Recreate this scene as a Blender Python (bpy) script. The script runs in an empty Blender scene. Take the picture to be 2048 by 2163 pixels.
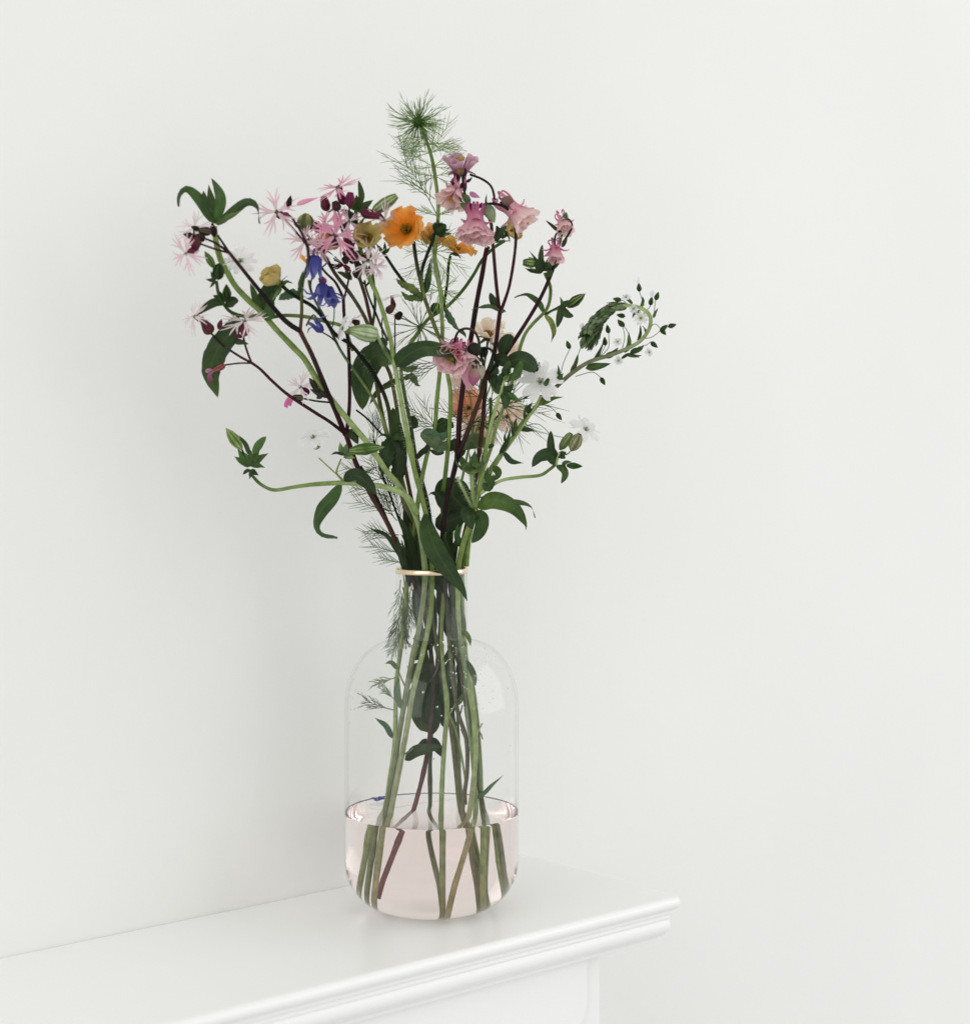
import bpy, math, random
from mathutils import Vector, Matrix, noise
random.seed(7)
R = math.radians
scene = bpy.context.scene
col = bpy.data.collections.new("scene_things"); scene.collection.children.link(col)

# ------------------------------------------------------------ camera
F = 3800.0; D = 1.28; HZ = 900.0; CX = 1024.0; ZC = 0.3435     # focal length in photo pixels, distance to the vase, horizon row
PX = D / F
cd = bpy.data.cameras.new("camera"); cam = bpy.data.objects.new("camera", cd); col.objects.link(cam)
cd.sensor_fit = 'HORIZONTAL'; cd.lens = 50.0; cd.sensor_width = 2048.0 / F * 50.0
cd.shift_y = -(1081.5 - HZ) / 2048.0
cam.location = (0, -D, ZC); cam.rotation_euler = (R(90), 0, 0)
cd.clip_start = 0.05; cd.clip_end = 50
cd.dof.use_dof = True; cd.dof.focus_distance = D - 0.035; cd.dof.aperture_fstop = 4.2
scene.camera = cam

# ------------------------------------------------------------ light
w = bpy.data.worlds.new("World"); scene.world = w; w.use_nodes = True
bg = w.node_tree.nodes["Background"]; bg.inputs[0].default_value = (0.985, 1.0, 0.985, 1); bg.inputs[1].default_value = 0.735
def area(name, loc, target, sx, sy, power, color):
    l = bpy.data.lights.new(name, 'AREA'); l.shape = 'RECTANGLE'; l.size = sx; l.size_y = sy
    l.energy = power; l.color = color
    o = bpy.data.objects.new(name, l); col.objects.link(o); o.location = loc
    o.rotation_euler = (Vector(target) - Vector(loc)).to_track_quat('-Z', 'Y').to_euler()
    return o
area("window_light", (4.9, 0.15, 1.7), (-0.05, 0, 0.25), 4.4, 4.2, 112, (1.0, 0.985, 0.995))
area("room_fill_light", (-2.3, -3.0, 1.5), (-0.1, 0, 0.3), 4.0, 3.6, 78, (1.0, 1.0, 0.985))  # added fill lamp, lifts the shade on the wall left of the vase
scene.view_settings.view_transform = 'Standard'; scene.view_settings.look = 'None'
scene.view_settings.exposure = -0.04; scene.view_settings.gamma = 1.0
scene.render.engine = 'CYCLES'
scene.cycles.max_bounces = 24; scene.cycles.transparent_max_bounces = 40
scene.cycles.transmission_bounces = 16; scene.cycles.diffuse_bounces = 6; scene.cycles.glossy_bounces = 8
scene.cycles.use_denoising = True
scene.cycles.sample_clamp_indirect = 6.0; scene.cycles.blur_glossy = 0.5

# ------------------------------------------------------------ places
A = Vector((0.755, 0.656, 0)).normalized()          # along the wall, to the right
N = Vector((0.656, -0.755, 0)).normalized()         # out of the wall
W0 = Vector((-0.3128, -0.119, 0))                   # a point of the line where wall and shelf meet
def P(x, y, d=0.0, margin=0.010):
    """photo pixel and distance behind the vase axis in cm -> point, kept in front of the wall"""
    if y < 1180 and margin > 0:         # the bunch leans into the room
        d -= 7.5 * min(1.0, (1180 - y) / 620) ** 1.2
    for _ in range(60):
        t = (D + d / 100) / F
        p = Vector(((x - CX) * t, d / 100, ZC - (y - HZ) * t))
        if (p - W0).dot(N) > margin: break
        d -= 0.25
    return p

# ------------------------------------------------------------ mesh helpers
def new_obj(name, verts, faces, mat, parent=None, cols=None, uvs=None, smooth=True):
    me = bpy.data.meshes.new(name)
    me.from_pydata([tuple(v) for v in verts], [], faces)
    if cols is not None:
        a = me.color_attributes.new("col", 'FLOAT_COLOR', 'POINT')
        flat = []
        for c in cols: flat += [c[0], c[1], c[2], 1.0]
        a.data.foreach_set("color", flat)
    if uvs is not None:
        ul = me.uv_layers.new(name="UVMap")
        lv = [0] * len(me.loops); me.loops.foreach_get("vertex_index", lv)
        flat = []
        for i in lv: flat += [uvs[i][0], uvs[i][1]]
        ul.data.foreach_set("uv", flat)
    if smooth: me.polygons.foreach_set("use_smooth", [True] * len(me.polygons))
    me.materials.append(mat); me.update()
    o = bpy.data.objects.new(name, me); col.objects.link(o)
    if parent is not None:
        o.parent = parent
        if parent.parent is None: o.matrix_parent_inverse = Matrix.Translation(-parent.location)
    return o
def thing(name, label, cat, loc, group=None):
    o = bpy.data.objects.new(name, None); o.empty_display_size = 0.02; col.objects.link(o)
    o.location = loc; o["label"] = label; o["category"] = cat
    if group: o["group"] = group
    return o
def catmull(pts, sub=6):
    n = len(pts)
    if n < 3:
        return [pts[0].lerp(pts[-1], i / (sub)) for i in range(sub + 1)]
    out = []
    for i in range(n - 1):
        p0 = pts[i - 1] if i > 0 else pts[0] * 2 - pts[1]
        p1 = pts[i]; p2 = pts[i + 1]
        p3 = pts[i + 2] if i + 2 < n else pts[-1] * 2 - pts[-2]
        for k in range(sub):
            t = k / sub
            out.append(0.5 * ((2 * p1) + (p2 - p0) * t + (2 * p0 - 5 * p1 + 4 * p2 - p3) * t * t + (3 * p1 - p0 - 3 * p2 + p3) * t ** 3))
    out.append(pts[-1].copy())
    return out
def arclen(pts):
    s = [0.0]
    for i in range(1, len(pts)): s.append(s[-1] + (pts[i] - pts[i - 1]).length)
    return [x / s[-1] if s[-1] else 0 for x in s]
def lerp3(a, b, t): return tuple(a[i] + (b[i] - a[i]) * t for i in range(3))
def colat(stops, t):
    if not isinstance(stops[0], (tuple, list)): return stops
    k = t * (len(stops) - 1); i = min(int(k), len(stops) - 2)
    return lerp3(stops[i], stops[i + 1], k - i)
def jit(c, a=0.12):
    f = 1 + random.uniform(-a, a)
    if isinstance(c[0], (tuple, list)): return [tuple(max(0, x * f) for x in s) for s in c]
    return tuple(max(0, x * f) for x in c)
def tube_geo(path, rad, sides=8, cols=(1, 1, 1), G=None, wob=0.0):
    """adds a tube to G = (verts, faces, cols, uvs); rad is a function of t"""
    V, Fc, C, U = G
    t = arclen(path); n = len(path)
    T = [(path[min(i + 1, n - 1)] - path[max(i - 1, 0)]).normalized() for i in range(n)]
    ref = Vector((0, 0, 1)) if abs(T[0].z) < 0.9 else Vector((1, 0, 0))
    x = T[0].cross(ref).normalized()
    b0 = len(V)
    for i in range(n):
        x = (x - T[i] * x.dot(T[i])).normalized(); y = T[i].cross(x)
        r = rad(t[i]) * (1 + wob * noise.noise(path[i] * 90))
        c = colat(cols, t[i])
        for k in range(sides):
            a = 2 * math.pi * k / sides
            V.append(path[i] + (x * math.cos(a) + y * math.sin(a)) * r); C.append(c); U.append((k / sides, t[i]))
    for i in range(n - 1):
        for k in range(sides):
            a = b0 + i * sides + k; b = b0 + i * sides + (k + 1) % sides
            Fc.append((a, b, b + sides, a + sides))
    Fc.append(tuple(b0 + k for k in range(sides))[::-1]); e = b0 + (n - 1) * sides
    Fc.append(tuple(e + k for k in range(sides)))
def geo(): return ([], [], [], [])
def out(name, G, mat, parent, kind=None):
    o = new_obj(name, G[0], G[1], mat, parent, G[2], G[3])
    if kind: o["kind"] = kind
    return o
def frame(axis, up=None):
    z = Vector(axis).normalized()
    u = up if up is not None else (Vector((0, 0, 1)) if abs(z.z) < 0.9 else Vector((0, -1, 0)))
    x = u.cross(z).normalized(); y = z.cross(x)
    return x, y, z

# ------------------------------------------------------------ materials
def nt(name):
    m = bpy.data.materials.new(name); m.use_nodes = True
    t = m.node_tree; t.nodes.clear()
    o = t.nodes.new('ShaderNodeOutputMaterial')
    return m, t, o
def nd(t, typ, **kw):
    n = t.nodes.new(typ)
    for k, v in kw.items():
        if k in n.inputs: n.inputs[k].default_value = v
        else: setattr(n, k, v)
    return n
def ramp(t, pos_cols):
    r = t.nodes.new('ShaderNodeValToRGB'); e = r.color_ramp.elements
    while len(e) < len(pos_cols): e.new(0.5)
    for el, (p, c) in zip(e, pos_cols): el.position = p; el.color = (*c, 1) if len(c) == 3 else c
    return r
def mix(t, mode, fac, a, b):
    m = t.nodes.new('ShaderNodeMix'); m.data_type = 'RGBA'; m.blend_type = mode
    for sock, v in ((0, fac), (6, a), (7, b)):
        if hasattr(v, 'links'): t.links.new(v, m.inputs[sock])
        elif sock == 0: m.inputs[0].default_value = v
        else: m.inputs[sock].default_value = (*v, 1)
    return m.outputs[2]
def plant_mat(name, rough, transl, vein=0.0, back=None, nscale=220.0, namp=0.35, bump=0.25, spec=0.3, streak=0.0):
    m, t, o = nt(name); L = t.links.new
    at = nd(t, 'ShaderNodeAttribute', attribute_name="col")
    tc = nd(t, 'ShaderNodeTexCoord')
    nz = nd(t, 'ShaderNodeTexNoise', Scale=nscale, Detail=4.0, Roughness=0.6); L(tc.outputs['Object'], nz.inputs['Vector'])
    lo, hi = 1 - namp, 1 + namp
    rp = ramp(t, [(0.3, (lo, lo, lo)), (0.7, (hi, hi, hi))]); L(nz.outputs[0], rp.inputs[0])
    c = mix(t, 'MULTIPLY', 1.0, at.outputs['Color'], rp.outputs[0])
    height = nz.outputs[0]
    sep = nd(t, 'ShaderNodeSeparateXYZ'); L(tc.outputs['UV'], sep.inputs[0])
    if vein:
        ab = nd(t, 'ShaderNodeMath', operation='SUBTRACT'); ab.inputs[1].default_value = 0.5; L(sep.outputs[0], ab.inputs[0])
        a2 = nd(t, 'ShaderNodeMath', operation='ABSOLUTE'); L(ab.outputs[0], a2.inputs[0])
        rv = ramp(t, [(0.0, (1, 1, 1)), (0.035, (0.2, 0.2, 0.2)), (0.06, (0, 0, 0))]); L(a2.outputs[0], rv.inputs[0])
        # side veins run forward from the midrib
        ma = nd(t, 'ShaderNodeMath', operation='MULTIPLY_ADD'); L(a2.outputs[0], ma.inputs[0]); ma.inputs[1].default_value = -0.45; L(sep.outputs[1], ma.inputs[2])
        mm = nd(t, 'ShaderNodeMath', operation='MULTIPLY'); L(ma.outputs[0], mm.inputs[0]); mm.inputs[1].default_value = 9.0
        fr = nd(t, 'ShaderNodeMath', operation='FRACT'); L(mm.outputs[0], fr.inputs[0])
        rs = ramp(t, [(0.0, (0.55, 0.55, 0.55)), (0.10, (0, 0, 0)), (0.93, (0, 0, 0)), (1.0, (0.55, 0.55, 0.55))]); L(fr.outputs[0], rs.inputs[0])
        vs = mix(t, 'LIGHTEN', 1.0, rv.outputs[0], rs.outputs[0])
        vf = nd(t, 'ShaderNodeMath', operation='MULTIPLY'); L(vs, vf.inputs[0]); vf.inputs[1].default_value = vein
        light = mix(t, 'ADD', 1.0, c, (0.035, 0.05, 0.018))
        c = mix(t, 'MIX', vf.outputs[0], c, light)
    if streak:
        wv = nd(t, 'ShaderNodeTexNoise', Scale=1.0, Detail=3.0)
        mp = nd(t, 'ShaderNodeMapping'); mp.inputs['Scale'].default_value = (26, 1.6, 1); L(tc.outputs['UV'], mp.inputs['Vector']); L(mp.outputs[0], wv.inputs['Vector'])
        r2 = ramp(t, [(0.35, (1 - streak, 1 - streak * 1.25, 1 - streak)), (0.65, (1 + streak * .5,) * 3)]); L(wv.outputs[0], r2.inputs[0])
        c = mix(t, 'MULTIPLY', 1.0, c, r2.outputs[0])
    if back:
        g = nd(t, 'ShaderNodeNewGeometry')
        bc = mix(t, 'MIX', 0.22, c, back)
        c = mix(t, 'MIX', g.outputs['Backfacing'], c, bc)
    p = nd(t, 'ShaderNodeBsdfPrincipled', Roughness=rough); p.inputs['Specular IOR Level'].default_value = spec
    L(c, p.inputs['Base Color'])
    if bump:
        b = nd(t, 'ShaderNodeBump', Strength=bump, Distance=0.0006); L(height, b.inputs['Height']); L(b.outputs[0], p.inputs['Normal'])
    if transl:
        tr = nd(t, 'ShaderNodeBsdfTranslucent'); L(c, tr.inputs[0])
        ms = nd(t, 'ShaderNodeMixShader'); ms.inputs[0].default_value = transl
        L(p.outputs[0], ms.inputs[1]); L(tr.outputs[0], ms.inputs[2]); L(ms.outputs[0], o.inputs[0])
    else: L(p.outputs[0], o.inputs[0])
    return m
M_STEM = plant_mat("stem_skin", 0.6, 0.0, nscale=160, namp=0.28, bump=0.4, streak=0.22, spec=0.12)
M_LEAF = plant_mat("leaf_blade", 0.44, 0.28, vein=0.8, back=(0.10, 0.16, 0.07), nscale=170, namp=0.4, bump=0.6, spec=0.18)
M_PETAL = plant_mat("petal_skin", 0.6, 0.52, nscale=120, namp=0.08, bump=0.25, spec=0.15, streak=0.12)
M_CALYX = plant_mat("calyx_skin", 0.55, 0.12, nscale=260, namp=0.25, bump=0.4, spec=0.12)
M_THREAD = plant_mat("feathery_leaf_skin", 0.6, 0.15, nscale=80, namp=0.25, bump=0.0, spec=0.1)

def paint_mat(name, base, rough, bscale, bstr, tint=0.02, streaks=None, speck=7.0):
    m, t, o = nt(name); L = t.links.new
    tc = nd(t, 'ShaderNodeTexCoord'); p = nd(t, 'ShaderNodeBsdfPrincipled', Roughness=rough)
    nz = nd(t, 'ShaderNodeTexNoise', Scale=3.0, Detail=5.0); L(tc.outputs['Object'], nz.inputs['Vector'])
    r = ramp(t, [(0.3, tuple(b - tint for b in base)), (0.7, base)]); L(nz.outputs[0], r.inputs[0])
    c = r.outputs[0]
    # a few scattered dark specks of dirt
    vo = nd(t, 'ShaderNodeTexVoronoi', Scale=speck); L(tc.outputs['Object'], vo.inputs['Vector'])
    rs = ramp(t, [(0.0, (0.45, 0.42, 0.4)), (0.006, (0.6, 0.58, 0.55)), (0.011, (1, 1, 1))]); L(vo.outputs['Distance'], rs.inputs[0])
    c = mix(t, 'MULTIPLY', 1.0, c, rs.outputs[0])
    L(c, p.inputs['Base Color'])
    n2 = nd(t, 'ShaderNodeTexNoise', Scale=bscale, Detail=6.0, Roughness=0.65)
    if streaks:
        mp = nd(t, 'ShaderNodeMapping'); mp.inputs['Rotation'].default_value = (0, 0, -math.atan2(A.y, A.x)); mp.inputs['Scale'].default_value = streaks
        mp.vector_type = 'POINT'; L(tc.outputs['Object'], mp.inputs['Vector']); L(mp.outputs[0], n2.inputs['Vector'])
    else: L(tc.outputs['Object'], n2.inputs['Vector'])
    b = nd(t, 'ShaderNodeBump', Strength=bstr, Distance=0.001); L(n2.outputs[0], b.inputs['Height']); L(b.outputs[0], p.inputs['Normal'])
    L(p.outputs[0], o.inputs[0])
    return m
M_WALL = paint_mat("white_wall_paint", (0.835, 0.835, 0.815), 0.75, 60, 0.45, tint=0.03)
M_MANTEL = paint_mat("white_gloss_paint", (0.88, 0.88, 0.865), 0.36, 30, 0.35, streaks=(0.06, 1.0, 1.0), speck=15.0)

def glass_mat():
    m, t, o = nt("clear_glass"); L = t.links.new
    tr = nd(t, 'ShaderNodeBsdfTransparent'); tr.inputs[0].default_value = (0.996, 0.996, 0.994, 1)
    lw0 = nd(t, 'ShaderNodeLayerWeight', Blend=0.5)
    edge = ramp(t, [(0.0, (0.999, 0.999, 0.998)), (0.72, (0.992, 0.993, 0.991)), (0.90, (0.955, 0.96, 0.955)), (1.0, (0.66, 0.69, 0.67))]); L(lw0.outputs['Facing'], edge.inputs[0]); L(edge.outputs[0], tr.inputs[0])
    gl = nd(t, 'ShaderNodeBsdfGlossy', Roughness=0.02); gl.inputs[0].default_value = (1, 1, 1, 1)
    lw = nd(t, 'ShaderNodeLayerWeight', Blend=0.5)
    pw = nd(t, 'ShaderNodeMath', operation='POWER'); L(lw.outputs['Facing'], pw.inputs[0]); pw.inputs[1].default_value = 5.0
    fr = nd(t, 'ShaderNodeMath', operation='MULTIPLY_ADD'); L(pw.outputs[0], fr.inputs[0]); fr.inputs[1].default_value = 0.5; fr.inputs[2].default_value = 0.014
    tc = nd(t, 'ShaderNodeTexCoord'); nz = nd(t, 'ShaderNodeTexNoise', Scale=18.0, Detail=2.0); L(tc.outputs['Object'], nz.inputs['Vector'])
    b = nd(t, 'ShaderNodeBump', Strength=0.08, Distance=0.002); L(nz.outputs[0], b.inputs['Height']); L(b.outputs[0], gl.inputs['Normal'])
    ms = nd(t, 'ShaderNodeMixShader'); L(fr.outputs[0], ms.inputs[0]); L(tr.outputs[0], ms.inputs[1]); L(gl.outputs[0], ms.inputs[2])
    L(ms.outputs[0], o.inputs[0])
    return m
def water_mat():
    m, t, o = nt("pink_water"); L = t.links.new
    g = nd(t, 'ShaderNodeBsdfGlass', Roughness=0.0, IOR=1.19); L(g.outputs[0], o.inputs[0])
    tc = nd(t, 'ShaderNodeTexCoord'); nz = nd(t, 'ShaderNodeTexNoise', Scale=40.0, Detail=1.0); L(tc.outputs['Object'], nz.inputs['Vector'])
    b = nd(t, 'ShaderNodeBump', Strength=0.03, Distance=0.001); L(nz.outputs[0], b.inputs['Height']); L(b.outputs[0], g.inputs['Normal'])
    v = nd(t, 'ShaderNodeVolumeAbsorption', Density=2.2); v.inputs[0].default_value = (0.995, 0.52, 0.44, 1); L(v.outputs[0], o.inputs[1])
    return m
def gold_mat():
    m, t, o = nt("gold_rim_metal"); L = t.links.new
    p = nd(t, 'ShaderNodeBsdfPrincipled', Roughness=0.22, Metallic=1.0)
    tc = nd(t, 'ShaderNodeTexCoord'); nz = nd(t, 'ShaderNodeTexNoise', Scale=90.0, Detail=4.0); L(tc.outputs['Object'], nz.inputs['Vector'])
    r = ramp(t, [(0.3, (0.86, 0.66, 0.44)), (0.7, (0.93, 0.76, 0.55))]); L(nz.outputs[0], r.inputs[0]); L(r.outputs[0], p.inputs['Base Color'])
    L(p.outputs[0], o.inputs[0])
    return m
M_GLASS = glass_mat(); M_WATER = water_mat(); M_GOLD = gold_mat()

# ------------------------------------------------------------ wall
def prism(pts2, origin, ax, ay, az, length):
    """profile pts2 (in ax, az) swept along ay"""
    n = len(pts2); V = []
    for s in (0, length):
        for (a, z) in pts2: V.append(origin + ax * a + az * z + ay * s)
    Fc = [(i, (i + 1) % n, n + (i + 1) % n, n + i) for i in range(n)]
    Fc += [tuple(range(n))[::-1], tuple(range(n, 2 * n))]
    return V, Fc
UP = Vector((0, 0, 1))
V, Fc = prism([(0, -1.6), (0, 1.6), (-0.12, 1.6), (-0.12, -1.6)], W0 - A * 1.5, N, A, UP, 6.5)
wall = new_obj("wall", V, Fc, M_WALL, smooth=False); wall["kind"] = "structure"
# ------------------------------------------------------------ mantelpiece
DEP = 0.184; END = (Vector((0.1427, 0.0327, 0)) - W0).dot(A)
mant = thing("mantelpiece", "white painted mantelpiece with moulded front edge carrying the vase", "mantelpiece", W0 + A * END)
def arc(cx, cz, r, a0, a1, n=6): return [(cx + r * math.cos(R(a0 + (a1 - a0) * i / n)), cz + r * math.sin(R(a0 + (a1 - a0) * i / n))) for i in range(n + 1)]
def sweep(name, prof, a0, a1, mat=M_MANTEL, parent=mant, smooth=False):
    V, Fc = prism(prof, W0 + A * a0, N, A, UP, a1 - a0)
    o = new_obj(name, V, Fc, mat, parent, smooth=smooth)
    bv = o.modifiers.new("edge", 'BEVEL'); bv.width = 0.0024; bv.segments = 3; bv.limit_method = 'ANGLE'
    return o
slab = [(0.0005, 0), (DEP - 0.004, 0)] + arc(DEP - 0.004, -0.0045, 0.0045, 90, -60, 8) + [(DEP - 0.004, -0.0095), (DEP - 0.004, -0.0125), (0.0005, -0.0125)]
sweep("shelf_slab", slab, -1.2, END, smooth=False)
mould = [(0.0005, -0.0127), (DEP - 0.007, -0.0127), (DEP - 0.006, -0.016)] + arc(DEP - 0.0125, -0.0215, 0.0068, 40, -60, 8) + [(DEP - 0.013, -0.0305), (DEP - 0.016, -0.0305), (DEP - 0.016, -0.0345), (0.0005, -0.0345)]
sweep("cornice_moulding", mould, -1.2, END - 0.004)
FD = DEP - 0.027
sweep("frieze_board", [(0.0005, -0.0347), (FD, -0.0347), (FD, -0.24), (0.0005, -0.24)], -1.2, END - 0.055)
# raised panel with rounded corner on the frieze
def panel(a0, a1, z0, z1, rc, th, name):
    pts = []
    pts = [(a0, z1), (a1, z1)] + [(a1 - rc + rc * math.cos(R(-k * 9)), z0 + rc + rc * math.sin(R(-k * 9))) for k in range(11)] + [(a0, z0)]
    n = len(pts); V = []
    for dn in (0.0, th):
        for a, z in pts: V.append(W0 + A * a + UP * z + N * (FD + 0.0003 + dn))
    Fc = [(i, (i + 1) % n, n + (i + 1) % n, n + i) for i in range(n)] + [tuple(range(n)), tuple(range(n, 2 * n))[::-1]]
    o = new_obj(name, V, Fc, M_MANTEL, mant, smooth=False)
    bv = o.modifiers.new("edge", 'BEVEL'); bv.width = 0.002; bv.segments = 3; bv.limit_method = 'ANGLE'
panel(-1.19, END - 0.075, -0.085, -0.036, 0.018, 0.004, "frieze_panel")

# ------------------------------------------------------------ vase
VX = (911.5 - CX) * PX
VC = Vector((VX, 0, 0))
def zy(y): return ZC - (y - HZ) * PX
def revolve(name, prof, mat, parent, seg=96, colr=None):
    V = []; Fc = []; n = len(prof)
    for (r, z) in prof:
        for k in range(seg):
            a = 2 * math.pi * k / seg; V.append(VC + Vector((r * math.cos(a), r * math.sin(a), z)))
    for i in range(n - 1):
        for k in range(seg):
            a = i * seg + k; b = i * seg + (k + 1) % seg
            Fc.append((a, b, b + seg, a + seg))
    if prof[0][0] < 0.002: Fc.append(tuple(range(seg))[::-1])
    if prof[-1][0] < 0.002: Fc.append(tuple((n - 1) * seg + k for k in range(seg)))
    return new_obj(name, V, Fc, mat, parent)
vase = thing("vase", "clear glass bottle vase with gold rim standing on the white shelf", "vase", VC)
RB = 0.0617; RN = 0.0252; ZR = zy(1199); Z0 = 0.0006
ZN = zy(1352); ZS = zy(1492); WT = 0.0017
def outer_profile(off):
    r0 = RB - off; pr = [(0.001, Z0 + off), (0.012, Z0 + off), (0.024, Z0 + off)]
    rc = 0.0335
    for k in range(1, 13):
        a = R(-90 + 90 * k / 12); pr.append((RB - rc + (rc - off) * math.cos(a), Z0 + rc + (rc - off) * math.sin(a)))
    pr += [(r0, ZS * 0.6 + 0.02), (r0, ZS)]
    # shoulder: a quarter ellipse up to the neck, then a small fillet
    e = ZN - ZS
    for k in range(1, 13):
        a = R(83 * k / 12); pr.append((RN + 0.0035 - off + (RB - RN - 0.0035) * math.cos(a), ZS + (e) * math.sin(a) * 0.985))
    pr += [(RN + 0.0012 - off, ZN + 0.0006), (RN - off, ZN + 0.004), (RN - off, (ZN + ZR) / 2), (RN - off, ZR)]
    return pr
po = outer_profile(0.0); pi = outer_profile(WT)
ZW = zy(1713)
revolve("glass_body", po + [q for q in pi[::-1] if q[1] > ZW] + [(RB - WT, ZW + 0.0004)], M_GLASS, vase)
zr = ZR - 0.0005; hb = 0.0031
rim = [(RN - WT - 0.0006, zr - hb), (RN - WT - 0.0006, zr), (RN - 0.0003, zr + 0.0006), (RN + 0.0006, zr), (RN + 0.0008, zr - hb * .5), (RN + 0.0006, zr - hb), (RN - WT - 0.0006, zr - hb)]
revolve("gold_rim", rim, M_GOLD, vase)
ZW = zy(1713)
WO = 0.00035
wp = [(r, z) for r, z in outer_profile(WO) if z < ZW - 0.002]
wr = RB - WO
wp += [(wr, ZW - 0.0015), (wr - 0.00003, ZW + 0.0004), (wr - 0.0003, ZW + 0.00015), (wr - 0.0008, ZW), (wr - 0.0018, ZW - 0.0002), (0.03, ZW - 0.0002), (0.001, ZW - 0.0002)]
wat = revolve("water", wp, M_WATER, None)
wat["label"] = "pale pink water filling the bottom of the glass vase"; wat["category"] = "water"

# droplets left on the inside of the shoulder
def droplets():
    V = []; Fc = []
    pin = [(r, z) for r, z in pi if z > 0.09]
    for i in range(150):
        if i < 80: k = random.randrange(len(pin) - 1); a = random.uniform(0, 6.283)
        else: k = random.randrange(2, 14); a = -1.0 + random.gauss(0, .35)
        f = random.random(); r = pin[k][0] + (pin[k + 1][0] - pin[k][0]) * f - 0.0002; z = pin[k][1] + (pin[k + 1][1] - pin[k][1]) * f
        if z > ZN + 0.02: continue
        c = VC + Vector((r * math.cos(a), r * math.sin(a), z)); s = random.uniform(.00025, .0008) if i < 80 else random.uniform(.0002, .00045)
        b = len(V); sg = 7
        n = Vector((-math.cos(a), -math.sin(a), 0)); x = Vector((-math.sin(a), math.cos(a), 0)); y = UP
        for lv in range(3):
            th = lv * .6
            for q in range(sg): an = 6.283 * q / sg; V.append(c + (x * math.cos(an) + y * math.sin(an) * 1.25) * s * math.cos(th) + n * s * .6 * math.sin(th))
        for lv in range(2):
            for q in range(sg): a0 = b + lv * sg + q; a1 = b + lv * sg + (q + 1) % sg; Fc.append((a0, a1, a1 + sg, a0 + sg))
        Fc.append(tuple(b + 2 * sg + q for q in range(sg))); Fc.append(tuple(b + q for q in range(sg))[::-1])
    m, t, o = nt("clear_droplet"); g = nd(t, 'ShaderNodeBsdfGlass', Roughness=0.03, IOR=1.33); t.links.new(g.outputs[0], o.inputs[0])
    ob = new_obj("water_droplets", V, Fc, m, vase); ob["kind"] = "stuff"
droplets()
# ------------------------------------------------------------ plant builders
G_DARK = (0.0085, 0.022, 0.0048); G_MID = (0.024, 0.056, 0.0095); G_LEAF = (0.052, 0.105, 0.019)
G_STEM = (0.19, 0.275, 0.075); G_PALE = (0.32, 0.42, 0.17); G_OLIVE = (0.10, 0.11, 0.035); G_GREY = (0.070, 0.115, 0.055)
S_DARK = (0.016, 0.008, 0.008); S_RED = (0.040, 0.008, 0.012); S_BROWN = (0.065, 0.030, 0.019); S_BLACK = (0.008, 0.008, 0.006)
MAROON = (0.105, 0.014, 0.034); WINE = (0.20, 0.022, 0.085)
def pts3(pts, d0=None, d1=None):
    """(x, y[, depth]) list -> points; missing depths are interpolated"""
    ds = [p[2] if len(p) > 2 else None for p in pts]
    if ds[0] is None: ds[0] = d0 if d0 is not None else 0.0
    if ds[-1] is None: ds[-1] = d1 if d1 is not None else ds[0]
    s = [0.0]
    for i in range(1, len(pts)): s.append(s[-1] + math.hypot(pts[i][0] - pts[i - 1][0], pts[i][1] - pts[i - 1][1]))
    known = [i for i, v in enumerate(ds) if v is not None]
    for a, b in zip(known, known[1:]):
        for i in range(a + 1, b): ds[i] = ds[a] + (ds[b] - ds[a]) * (s[i] - s[a]) / max(1e-6, s[b] - s[a])
    return [P(p[0], p[1], d) for p, d in zip(pts, ds)]
def stem(root, pts, r0, r1, cols, name="stem", mat=None, d0=None, d1=None, sides=9, swell=(), vase_lift=1.0):
    pts = [((911.5 + (q[0] - 911.5) * (1 - .10 * min(1, (q[1] - 1480) / 320)),) + tuple(q[1:])) if q[1] > 1480 else q for q in pts]      # the water magnifies what stands in it
    path = catmull(pts3(pts, d0, d1), 6)
    G = geo()
    tl = arclen(path); inside = max([a for a, v in zip(tl, path) if v.z < ZR - 0.01] or [-1])     # the part inside the vase
    if inside > 0 and r0 > 5: swell = tuple(swell) + tuple((random.uniform(.04, inside), random.uniform(.8, 2.0)) for _ in range(3))
    tube_geo(path, lambda t: (.70 if t < inside else .80) * (r0 + (r1 - r0) * t + sum(a * math.exp(-((t - c) / 0.012) ** 2) for c, a in swell)) * PX, sides, cols, G, wob=0.10)
    # colour lightened inside the vase and water, making up for light lost there
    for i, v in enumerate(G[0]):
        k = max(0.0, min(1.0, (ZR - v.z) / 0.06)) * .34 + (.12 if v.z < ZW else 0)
        k *= vase_lift
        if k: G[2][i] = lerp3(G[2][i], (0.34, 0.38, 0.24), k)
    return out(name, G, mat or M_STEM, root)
PROF = {'lance': (0.55, 1.05), 'ovate': (0.5, 0.72), 'oval': (0.5, 0.42), 'strap': (0.25, 0.6), 'petal': (0.9, 0.33), 'thin': (0.35, 0.9), 'spat': (1.3, 0.45)}
def pw(t, prof):
    a, b = PROF[prof]; m = a / (a + b)
    if t <= 0: t = 0.0
    if t >= 1: return 0.0
    return (t ** a) * ((1 - t) ** b) / ((m ** a) * ((1 - m) ** b))
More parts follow.
